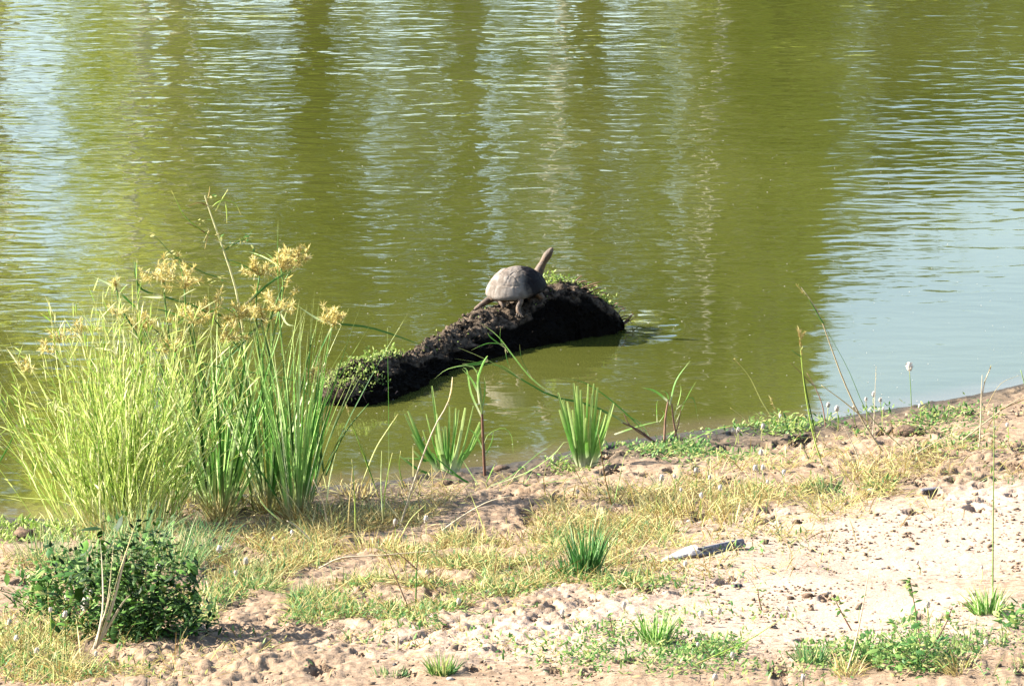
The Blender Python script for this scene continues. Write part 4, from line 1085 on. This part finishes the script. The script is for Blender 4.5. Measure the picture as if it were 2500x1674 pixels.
stalk('grass_stalk', 'pale stalk leaning right across the water left of centre', [[(880, 1190), (915, 1100), (945, 1050), (972, 1010), .005, 'reed_yellow']])
stalk('grass_stalk', 'bright white bent straw lying flat left of centre', [[(770, 1392), (830, 1362), (900, 1357), (985, 1350), (1070, 1343), .010, 'pale_straw'], [(820, 1385), (860, 1392), (880, 1402), .010, 'pale_straw']])
stalk('grass_stalk', 'pale straws crossing low under the diagonal stalk', [[(1010, 1300), (1060, 1310), (1105, 1325), .008, 'pale_straw'], [(1230, 1330), (1290, 1305), (1340, 1290), .010, 'pale_straw'], [(1190, 1320), (1260, 1310), (1310, 1290), .006, 'reed_green']])
stalk('grass_stalk', 'dark crossed twigs standing in dry grass below the white straw', [[(1000, 1490), (975, 1430), (950, 1370), (940, 1340), .006, 'brown_stem'], [(1015, 1470), (1017, 1400), (1022, 1325), .006, 'sedge_stem'], [(1018, 1390), (985, 1360), (960, 1340), .005, 'brown_stem']])
stalk('grass_stalk', 'orange dry blade standing right of the chopped tuft', [[(1495, 1240), (1480, 1180), (1470, 1120), (1461, 1060), .006, 'straw'], [(1497, 1240), (1510, 1180), (1525, 1110), .004, 'reed_green'], [(1496, 1240), (1490, 1200), (1484, 1160), .004, 'reed_yellow']])
stalk('grass_stalk', 'tan stems sprouting in a row left of the diagonal stalk', [[(850, 1310), (852, 1240), (858, 1180), (862, 1130), .006, 'straw'], [(868, 1308), (866, 1220), (862, 1150), (858, 1120), .006, 'reed_yellow'], [(935, 1275), (940, 1200), (950, 1140), (958, 1105), .006, 'reed_yellow'], [(935, 1270), (930, 1180), (932, 1100), .005, 'reed_green'], [(800, 1290), (790, 1230), (765, 1170), .009, 'pale_straw'], [(815, 1290), (800, 1220), (770, 1200), .006, 'straw'], [(795, 1250), (805, 1170), (820, 1105), .007, 'reed_green'], [(985, 1190), (975, 1140), (978, 1100), .004, 'reed_yellow']])
stalk('grass_stalk', 'thin stalks crossing left of the tan stems, above dry litter', [[(780, 1340), (730, 1290), (700, 1270), .008, 'pale_straw'], [(690, 1275), (650, 1240), (630, 1210), .008, 'reed_green'], [(690, 1370), (705, 1320), (716, 1300), .010, 'pale_straw'], [(970, 1330), (1000, 1270), (1040, 1230), .004, 'reed_yellow']])
stalk('grass_stalk', 'long thin pale stalk leaning on the pale sand at lower right', [[(2065, 1650), (2090, 1560), (2110, 1460), (2122, 1390), .007, 'pale_straw'], [(1700, 1620), (1830, 1560), (1920, 1500), .004, 'reed_yellow']])
stalk('grass_stalk', 'curved green blade tip entering at the right picture edge', [[(2530, 1085), (2520, 1000), (2505, 950), (2492, 903), .010, 'sheath_green']])
stalk('grass_stalk', 'thin vertical stem in water right of the weedy log end', [[(950, 1185), (949, 1000), (947, 880), (946, 800), .0022, 'reed_green']])
stalk('grass_stalk', 'pale straws standing by the muddy mound at right', [[(2100, 1130), (2080, 1080), (2060, 1040), .006, 'pale_straw'], [(2230, 1110), (2300, 1070), (2400, 1020), .004, 'pale_straw'], [(2010, 1180), (1980, 1130), (1955, 1080), .005, 'reed_green'], [(2260, 1060), (2215, 1035), (2160, 1030), .005, 'straw'], [(1975, 1130), (1990, 1080), (2003, 1050), .005, 'reed_yellow']])

# --- small green tufts on the bank
TUFTS = [(1432, 1412, .23, 64, .16, .04, 'grass_dark', 'dark green grass tuft on the bank left of the driftwood'), (1390, 1415, .12, 30, .4, .03, 'grass_dark', 'low left companion of the dark green tuft'), (1530, 1418, .06, 34, .8, .06, 'grass_dark', 'low bluish tuft right of the dark green tuft'),
         (1078, 1645, .085, 40, .4, .035, 'herb_green', 'small bright grass tuft near the bottom edge, centre'), (1600, 1572, .14, 46, .30, .04, 'reed_green', 'sparse upright grass tuft at lower centre right'), (2412, 1500, .12, 50, .35, .04, 'reed_green', 'grass tuft at the foot of the long dark stem'),
         (950, 1650, .05, 22, .6, .05, 'grass_blue', 'flat bluish tuft at the bottom edge left of the bright tuft'), (1985, 1620, .09, 36, .5, .04, 'grass_blue', 'grass tuft left of the leafy weeds at lower right'), (2020, 1200, .08, 30, .5, .05, 'grass_blue', 'thin green tuft under the hoof marked mound'),
         (1225, 1085, .03, 10, .5, .03, 'straw', 'tiny dry tuft at the water edge'), (2360, 1170, .04, 26, .9, .06, 'grass_blue', 'creeping bluish tuft by the grey stick'), (2460, 1180, .05, 26, .9, .07, 'grass_blue', 'creeping bluish tuft at the right edge')]
for px, py, L_, n, le, spr, mt, lab in TUFTS:
    tuft('grass_tuft', lab, 'grass tuft', px, py, n, n * 2, (L_ * .35, L_), le, .0055, M[mt], (.0, .7), spr, K=5)
for px, py, L_, n, spr, lab in [(640, 1330, .10, 26, .08, 'dry grass patch right of the bush top'), (900, 1350, .11, 40, .10, 'dense dry grass under the diagonal stalk'), (1000, 1380, .10, 34, .09, 'dry grass by the dark crossed twigs'), (1180, 1340, .09, 34, .10, 'pale dry grass in the middle of the bank'),
                             (1290, 1330, .09, 26, .09, 'pale dry grass left of the dark green tuft'), (1700, 1265, .12, 44, .11, 'dry grass below the row of white globe flowers'), (1790, 1280, .11, 30, .09, 'brownish dry grass above the driftwood'), (1620, 1250, .10, 30, .09, 'dry grass left of the white globe flowers'),
                             (2080, 1160, .10, 22, .09, 'dry grass at the foot of the tallest stalk'), (60, 1600, .12, 36, .10, 'pale dry grass in the lower left corner'), (160, 1640, .12, 30, .10, 'dry grass under the white plumes, lower left'), (2070, 1650, .10, 20, .04, 'reddish dry tuft at the bottom right'), (2340, 1640, .10, 20, .05, 'brown dry stems below the leafy weeds, lower right'), (870, 1215, .10, 26, .06, 'dry grass at the water edge right of the reed clump'), (780, 1270, .12, 26, .05, 'dry grass at the foot of the right reed clump'), (538, 1268, .16, 34, .05, 'brown dead blades at the foot of the broad bladed reed clump'), (655, 1250, .16, 30, .05, 'brown dead blades between the two green reed clumps'), (300, 1310, .14, 40, .12, 'dead brown thatch at the foot of the yellow rushes'), (725, 1272, .14, 30, .05, 'tan dead sheaths round the foot of the upright reed clump')]:
    tuft('dry_grass', lab, 'dry grass', px, py, 16, n * 3, (L_ * .4, L_), .6, .0045, M['straw'], (.1, 1.2), spr, ysp=spr * 2, K=6, group='dry grass patches on the bank')
# leafy weeds lower right
bush('leafy_weed', 'bushy green leafy weeds with shade under them, lower right', 2230, 1630, .12, .22, .13, 120, 420, .020, M['herb_green'], 26, 'weed', big=.3)
bush('leafy_weed', 'left half of the leafy weeds at lower right', 2120, 1615, .09, .18, .09, 60, 220, .019, M['herb_green'], 20, 'weed', big=.3)
bush('leafy_weed', 'broad leaved weed at the right edge beside the long stem', 2480, 1530, .07, .18, .07, 30, 60, .035, M['herb_green'], 10, 'weed')
bush('leafy_weed', 'low weeds on the sand right of the sparse tuft', 1740, 1600, .12, .22, .045, 50, 180, .018, M['herb_green'], 10, 'weed')
bush('leafy_weed', 'flat bright green creeper along the waterline right of centre', 1680, 1115, .22, .32, .022, 90, 420, .015, M['herb_green'], 8, 'weed')
bush('leafy_weed', 'pale green rosettes on the shore below the thin stalks', 1920, 1050, .16, .28, .03, 60, 220, .020, M['moss'], 8, 'weed')
bush('leafy_weed', 'small green weeds at the foot of the chopped tuft', 1400, 1145, .12, .20, .02, 50, 220, .013, M['moss'], 8, 'weed')
bush('leafy_weed', 'green sprigs along the right shore mound', 2300, 1035, .20, .25, .03, 50, 200, .014, M['herb_green'], 8, 'weed')
def sprout(label, pts, n, size):
    b0 = G(float(pts[0][0]), float(pts[0][1])); org = tuple(b0); t = empty('weed_sprout', org, label, 'weed')
    P = path_px(pts, b0[1], 0, 14); stem_part(t, P, .0028, .0014, M['brown_stem'], org)
    for i in range(n):
        k = min(13, int(14 * (.25 + .75 * (i / n) ** .6))); g = Geo(); g.leaves(P[k][None] + RNG.normal(0, .003, (1, 3)), size * random.uniform(.6, 1.2), size * .45, .25, np.array([random.random() * .8]), .2); g.build('leaf', M['herb_green'], t, org)
sprout('tall leafy sprout with crowned top above the leafy weeds', [(2250, 1600), (2240, 1520), (2228, 1450), (2220, 1412)], 26, .032)
sprout('short sprout with star shaped top leaves on the sand', [(2080, 1540), (2055, 1495), (2040, 1465)], 14, .028)
sprout('sprout with a big leaf leaning right of the tall leafy one', [(2270, 1590), (2310, 1520), (2325, 1480)], 10, .030)
sprout('tiny two leaved sprout on the pale sand', [(1860, 1490), (1853, 1460), (1850, 1435)], 7, .018)
sprout('small sprouting weed left of the sparse tuft', [(1500, 1560), (1493, 1530), (1490, 1505)], 9, .02)

ORD = ['first', 'second', 'third', 'fourth', 'fifth', 'sixth', 'seventh', 'eighth', 'ninth', 'tenth', 'eleventh', 'twelfth', 'thirteenth', 'fourteenth', 'fifteenth', 'sixteenth']

# --- white globe flowers
FL = {'white globe flowers standing against the bright water at right': ([(2114, 976), (2149, 978), (2133, 964), (2022, 990), (2043, 999), (2085, 997), (2245, 992), (2156, 999)], 52),
      'white globe flowers along the shore right of centre': ([(1905, 1018), (1802, 1051), (1790, 1053), (1863, 1042)], 34),
      'white globe flowers in the trampled soil right of centre': ([(1858, 1107), (1863, 1143), (1844, 1145), (1914, 1154), (1874, 1178), (1700, 1150), (1616, 1168), (1647, 1164), (1733, 1166), (1759, 1192), (1712, 1211), (1663, 1197)], 60),
      'white globe flowers at the far right shore': ([(2429, 1046), (2459, 1039)], 34),
      'white globe flowers in front of the dark bush': ([(123, 1490), (164, 1456), (221, 1447), (387, 1386), (159, 1502)], 100),
      'white globe flowers low in the lower left corner': ([(23, 1520), (234, 1597), (40, 1560), (90, 1590)], 40),
      'white globe flowers in dry grass left of centre': ([(667, 1315), (713, 1301), (535, 1342), (934, 1238), (965, 1277), (1040, 1269), (1042, 1398), (600, 1372), (575, 1400)], 40),
      'white globe flowers scattered on the lower bank at centre': ([(1411, 1202), (1373, 1497), (1523, 1480), (1120, 1470)], 28),
      'white globe flowers on the pale sand at right': ([(1673, 1378), (1711, 1501), (1756, 1494), (1921, 1486), (2240, 1374), (2265, 1478), (2397, 1386), (2407, 1570), (2255, 1578), (1788, 1601), (1746, 1655), (1704, 1574), (1961, 1655)], 36)}
def globe_flower(px, py, dp, label, group, r=None):
    b0 = G(float(px + random.uniform(-6, 6)), float(py + dp * random.uniform(.75, 1.2))); org = tuple(b0)
    t = empty('globe_flower', org, label, 'flower', group)
    top = on_y(float(px), float(py), b0[1]); mid = (b0 + top) / 2 + RNG.normal(0, .004, 3)
    stem_part(t, [b0, mid, top], .0018, .0013, M['reed_yellow'], org, 'stem', None, 3, 6)
    r = r or random.uniform(.0045, .0085)
    g = Geo(); c = top + [0, 0, r * .5]
    g.blob(c, (r, r, r * 1.5), random.random(), 1, 8, 6, .08)
    n = 26; d = RNG.normal(0, 1, (n, 3)); d /= np.linalg.norm(d, axis=1, keepdims=True); q = c + d * [r, r, r * 1.5] * .9
    g.ribbons(np.stack([q, q + d * r * .35, q + d * r * .6], 1), np.array([.6, .8, .1])[None] * r * .5, None, 0)
    g.build('flower_head', M['flower_white'], t, org, True)
for lab, (ps, dp) in FL.items():
    ps = sorted(ps)
    for k_, (a, b) in enumerate(ps): globe_flower(a, b, dp, lab.replace('white globe flowers', ('leftmost' if k_ == 0 else 'rightmost' if k_ == len(ps) - 1 else ORD[k_] + ' from left') + ' of the white globe flowers'), lab)
globe_flower(2220, 898, 130, 'single white globe flower on a tall thin stem above bright water', None, .012)
globe_flower(209, 1477, 60, 'long white plume like flower in front of the dark bush', None, .014)

LANDMARKS = [(1750, 1355, 'the grey driftwood'), (1430, 1400, 'the dark green tuft'), (1078, 1640, 'the bright tuft at the bottom'), (1600, 1560, 'the sparse upright tuft'), (2180, 1620, 'the leafy weeds'), (2420, 1490, 'the foot of the long stem'),
             (300, 1480, 'the dark bush'), (930, 1360, 'the bright white straw'), (2275, 1198, 'the grey stick'), (1428, 1120, 'the thick chopped tuft'), (1950, 1460, 'the crumbling clod pair'), (1720, 1270, 'the dry grass with globe flowers'), (1090, 1180, 'the loose chopped tuft'), (2215, 1062, 'the dark muddy lump'), (720, 1260, 'the foot of the reeds')]
def place_labels(pts, what):
    """what + which side of the nearest landmark + its rank there from the left"""
    b = {}
    for i, (x, y) in enumerate(pts):
        lx_, ly_, nm = min(LANDMARKS, key=lambda q: math.hypot(q[0] - x, (q[1] - y) * 2.2))
        dx, dy = x - lx_, y - ly_
        sd = ('right of' if dx > 0 else 'left of') if abs(dx) > abs(dy) * 1.6 else ('below' if dy > 0 else 'above')
        b.setdefault((sd, nm), []).append(i)
    out = [None] * len(pts)
    for (sd, nm), ix in b.items():
        ix.sort(key=lambda i: pts[i][0])
        for k, i in enumerate(ix):
            out[i] = f"{what} {sd} {nm}" + ('' if len(ix) == 1 else f", {ORD[k]} from left")
    return out

# --- driftwood, stick, clumps
def wood_piece(label, name, a, b, r0, r1, mat, flat=.6, cat='driftwood', K=16, n=12, split=False):
    pa, pb = G(*map(float, a)), G(*map(float, b)); pa[2] += r0 * .6; pb[2] += r1 * .8
    mid = (pa + pb) / 2; t = empty(name, tuple(mid), label, cat)
    s = np.linspace(0, 1, K); P = pa + (pb - pa) * s[:, None]
    d = (pb - pa) / np.linalg.norm(pb - pa); sd = np.cross(d, [0, 0, 1]); sd /= np.linalg.norm(sd); up = np.cross(sd, d)
    rr_ = np.interp(s, [0, .06, .5, .93, 1], [r0 * .25, r0 * .9, (r0 + r1) / 2, r1, r1 * .45])
    th = np.arange(n) * 2 * math.pi / n
    TH, S_ = np.meshgrid(th, s)
    rd = rr_[:, None] * (1 + .35 * (fbm(S_ * 3 + 5, TH * 1.6, int(a[0]), 3) - .5) + .12 * np.cos(TH * 3))
    V = P[:, None] + sd * (np.cos(TH) * rd)[..., None] + up * (np.sin(TH) * rd * flat)[..., None]
    i = (np.arange(K - 1)[:, None] * n + np.arange(n)[None]); i1 = (np.arange(K - 1)[:, None] * n + (np.arange(n)[None] + 1) % n)
    g = Geo(); q = np.stack([i, i1, i1 + n, i + n], -1).reshape(-1, 4)
    V = np.concatenate([V.reshape(-1, 3), P[:1], P[-1:]])
    tr = [[K * n, (j + 1) % n, j] for j in range(n)] + [[K * n + 1, (K - 1) * n + j, (K - 1) * n + (j + 1) % n] for j in range(n)]
    g.add(V, q, tr); g.build('wood', mat, t, tuple(mid), False)
    if split:
        for off, rr2 in ((.6, .5), (-.2, .42)):
            q2 = P + up * r1 * flat * (.75 + .3 * off) + sd * off * r1 * .6
            g = Geo(); g.tubes(q2[2:-1][None], (rr_[2:-1] * rr2)[None], n=6); g.build('splinter', mat, t, tuple(mid))
    return t
wood_piece('weathered grey split driftwood lying on the pale sand', 'driftwood', (1685, 1368), (1815, 1340), .026, .022, M['grey_wood'], .55, split=True)
wood_piece('bleached white wood chunk at the left end of the grey driftwood', 'white_wood', (1614, 1376), (1706, 1360), .013, .032, M['white_wood'], .55)
wood_piece('short grey stick on the bank at far right', 'stick', (2248, 1200), (2300, 1196), .009, .008, M['grey_wood'], .8, 'stick')
def lump(label, px, py, r, mat, name='soil_lump', cat='soil lump', group=None, sq=.6, n=9):
    b0 = G(float(px), float(py)); t = Geo(); b0 = b0 + [0, 0, r * sq * .35]
    t.blob(b0, (r * random.uniform(.8, 1.3), r * random.uniform(.8, 1.2), r), random.random(), sq, n, 6, .14)
    return tag(t.build(name, mat, None, tuple(b0)), label, cat, group)
M['dark_soil'] = flat_mat('dark_soil', (.045, .03, .018), (.16, .10, .06), 60, .95, .004)
lump('dark muddy lump on the mound at the right shore', 2215, 1062, .05, M['dark_soil'])
lump('smaller muddy lump left of the dark one at the right shore', 2172, 1056, .028, M['clod'])
lump('dark muddy lump at the water edge right of the seedling reed', 1222, 1148, .026, M['dark_soil'])
lump('dark lump under the loose chopped reed tuft', 1085, 1190, .032, M['dark_soil'])
lump('dark earthy lump under the rushes at far left', 60, 1318, .05, M['dark_soil'])
lump('crumbly pale clod left of the grey stick', 2128, 1205, .024, M['stone'])
lump('dark crumbling clod pair on the pale sand, left one', 1930, 1462, .014, M['dark_soil'])
lump('dark crumbling clod pair on the pale sand, right one', 1972, 1458, .018, M['dark_soil'])
lump('dark clod beside the grass at far right', 2362, 1480, .018, M['dark_soil'])
lump('dark clod on the sand above the driftwood', 1945, 1278, .018, M['dark_soil'])
# dark droppings
DR = [(1298, 1452), (1305, 1455), (1315, 1460), (1325, 1456), (1333, 1458), (1390, 1460), (1395, 1461), (1292, 1474), (1308, 1474), (1350, 1481), (1360, 1481), (1240, 1474), (1210, 1488), (1222, 1502), (1230, 1506), (1190, 1517), (1197, 1515), (1215, 1514), (1148, 1508),
      (1156, 1532), (1306, 1528), (1333, 1524), (1410, 1518), (1455, 1523), (1504, 1478), (1538, 1479), (1355, 1502), (1389, 1503), (1243, 1547), (1062, 1588), (964, 1624), (1068, 1556), (910, 1508), (1288, 1501), (1795, 1433), (1806, 1432), (2090, 1345), (1760, 1382), (1780, 1381)]
for (a, b), lb in zip(DR, place_labels(DR, 'dark pellet')):
    lump(lb, a, b, random.uniform(.006, .011), M['dropping'], 'dropping', 'dropping', 'dark droppings on the bank', .8, 6)
# pale stones
PB = []
for i in range(55):
    a, b = random.uniform(300, 2480), random.uniform(1230, 1665)
    if random.random() < .35 + .65 * float(zone(np.array(a), np.array(b), PALE)): PB.append((a, b))
for (a, b), lb in zip(PB, place_labels(PB, 'small pale pebble')):
    lump(lb, a, b, random.uniform(.006, .013), M['stone'], 'pebble', 'pebble', 'pale pebbles on the bank', .6, 6)

# ------------------------------------------------------------------ ground cover (uncountable)
def sample(blobs, n, jit=1.0):
    w = np.array([b[2] * b[3] * b[4] for b in blobs]); k = RNG.choice(len(blobs), n, p=w / w.sum())
    B = np.array(blobs)[k]
    px, py = B[:, 0] + RNG.normal(0, .6, n) * B[:, 2], B[:, 1] + RNG.normal(0, .6, n) * B[:, 3]
    p = G(px, py)
    patch = fbm(p[:, 0] * 6, p[:, 1] * 3.5, 123, 3)
    ok = (inland(p[:, 0], p[:, 1]) > .06) & (patch > .505 + .05 * RNG.normal(0, 1, n)) & (py < 1760) & (px > -150) & (px < 2650)
    return p[ok]
def stuff(g, name, mat, label, cat):
    tag(g.build(name, mat), label, cat, None, 'stuff')
# crumbs of soil
n = 30000
px, py = RNG.uniform(-60, 2560, n), RNG.uniform(990, 1740, n)
p = G(px, py)
dens = vn(p[:, 0] * 5, p[:, 1] * 3, 9) + .5 * vn(p[:, 0] * 17, p[:, 1] * 11, 10)
ok = (inland(p[:, 0], p[:, 1]) > .38) & (dens > .62 + RNG.normal(0, .15, n))
p = p[ok]; n = len(p)
cube = np.array([[a, b, c] for a in (-1, 1) for b in (-1, 1) for c in (-1, 1)]) * .7
cq = np.array([[0, 1, 3, 2], [4, 6, 7, 5], [0, 4, 5, 1], [2, 3, 7, 6], [0, 2, 6, 4], [1, 5, 7, 3]])
sz = np.exp(RNG.normal(math.log(.0036), .42, n))
V = p[:, None] + (cube[None] + RNG.normal(0, .35, (n, 8, 3))) * sz[:, None, None] * [1, 1, .75]
V[..., 2] += (sz * .3)[:, None]
g = Geo(); g.add(V.reshape(-1, 3), (cq[None] + np.arange(n)[:, None, None] * 8).reshape(-1, 4), None, np.repeat(RNG.random(n), 8), .5)
stuff(g, 'soil_crumbs', M['clod'], 'crumbs and small clods of dry soil all over the bank', 'soil')
def ground_z(p):  # lift to relief roughly
    return p
# straw litter
g = Geo()
p = sample(STRAW_Z + [(1000, 1250, 700, 60, .3), (2200, 1120, 300, 50, .3), (250, 1380, 250, 40, .4), (800, 1480, 400, 80, .5), (1150, 1420, 300, 50, .6)], 56000)
n = len(p); az = RNG.random(n) * 6.28; L = RNG.uniform(.02, .10, n) * np.where(RNG.random(n) < .03, 2.2, 1); el = np.abs(RNG.normal(0, .5, n))
d = np.stack([np.cos(az) * np.cos(el), np.sin(az) * np.cos(el), np.sin(el)], 1) * L[:, None]
P = np.stack([p, p + d * .5 + [0, 0, .006], p + d + [0, 0, -.002]], 1); P[..., 2] += .004
g.ribbons(P, np.array([.7, 1, .2])[None] * RNG.uniform(.0018, .0042, n)[:, None], RNG.random(n), .3)
stuff(g, 'straw_litter', M['straw'], 'dry straw and dead grass littering the middle of the bank', 'dry grass')
# green ground cover
g = Geo()
p = sample(GREEN_Z + [(1150, 1440, 250, 40, .5), (1350, 1330, 200, 40, .3), (1650, 1600, 300, 50, .6), (2200, 1600, 260, 60, .7), (2300, 1080, 200, 40, .4), (1850, 1340, 120, 20, .5), (1300, 1500, 500, 60, .35), (1100, 1390, 300, 40, .4), (1500, 1430, 200, 20, .4), (2000, 1190, 250, 30, .3), (1680, 1110, 210, 26, 1.0), (1900, 1050, 160, 22, .9), (1400, 1145, 130, 18, .8), (2250, 1015, 180, 24, .7)], 34000)
n = len(p); p[:, 2] += RNG.uniform(.002, .028, n)
g.leaves(p, RNG.uniform(.010, .032, n), .008, .35, RNG.random(n))
stuff(g, 'ground_cover', M['herb_green'], 'low green creeping weeds spread over the lower left and centre bank', 'weeds')
g = Geo()
p = sample(GREEN_Z + STRAW_Z[:3] + [(450, 1400, 250, 80, .8), (1250, 1440, 300, 40, .4), (2250, 1580, 300, 60, .4)], 9000)
n = len(p)
P = arcs(p, RNG.random(n) * 6.28, np.abs(RNG.normal(.3, .5, n)), RNG.uniform(.025, .10, n), RNG.uniform(0, .9, n), 4)
g.ribbons(P, np.array([.8, 1, .7, .1])[None] * RNG.uniform(.0018, .0036, n)[:, None], RNG.random(n), .3)
stuff(g, 'short_grass', M['grass_blue'], 'thin short green grass sprouting among the dry litter', 'grass')
g = Geo()   # grass and weeds along the muddy left shore
p = G(RNG.uniform(-80, 230, 900), RNG.uniform(1275, 1330, 900)); p = p[inland(p[:, 0], p[:, 1]) > .02]
g.leaves(p + [0, 0, .01], RNG.uniform(.012, .04, len(p)), .008, .5, RNG.random(len(p)))
stuff(g, 'shore_weeds', M['moss'], 'green weeds along the shore at the far left', 'weeds')
# pale flecks floating on the pond
g = Geo(); n = 700
px, py = RNG.uniform(0, 2500, n), RNG.uniform(330, 1130, n); p = on_z(px, py, .0015 * np.ones(n)); p = p[inland(p[:, 0], p[:, 1]) < -.1]
n = len(p); s_ = RNG.uniform(.001, .0042, n)
az = RNG.random(n) * 3.14; d = np.stack([np.cos(az), np.sin(az), 0 * az], 1) * s_[:, None]
g.ribbons(np.stack([p - d, p + [0, 0, .001], p + d], 1), np.array([.5, 1, .4])[None] * s_[:, None] * 1.2, RNG.random(n), .1, np.stack([-np.sin(az), np.cos(az), 0 * az], 1))
stuff(g, 'floating_flecks', M['flower_white'], 'tiny pale flecks floating on the pond surface', 'debris')
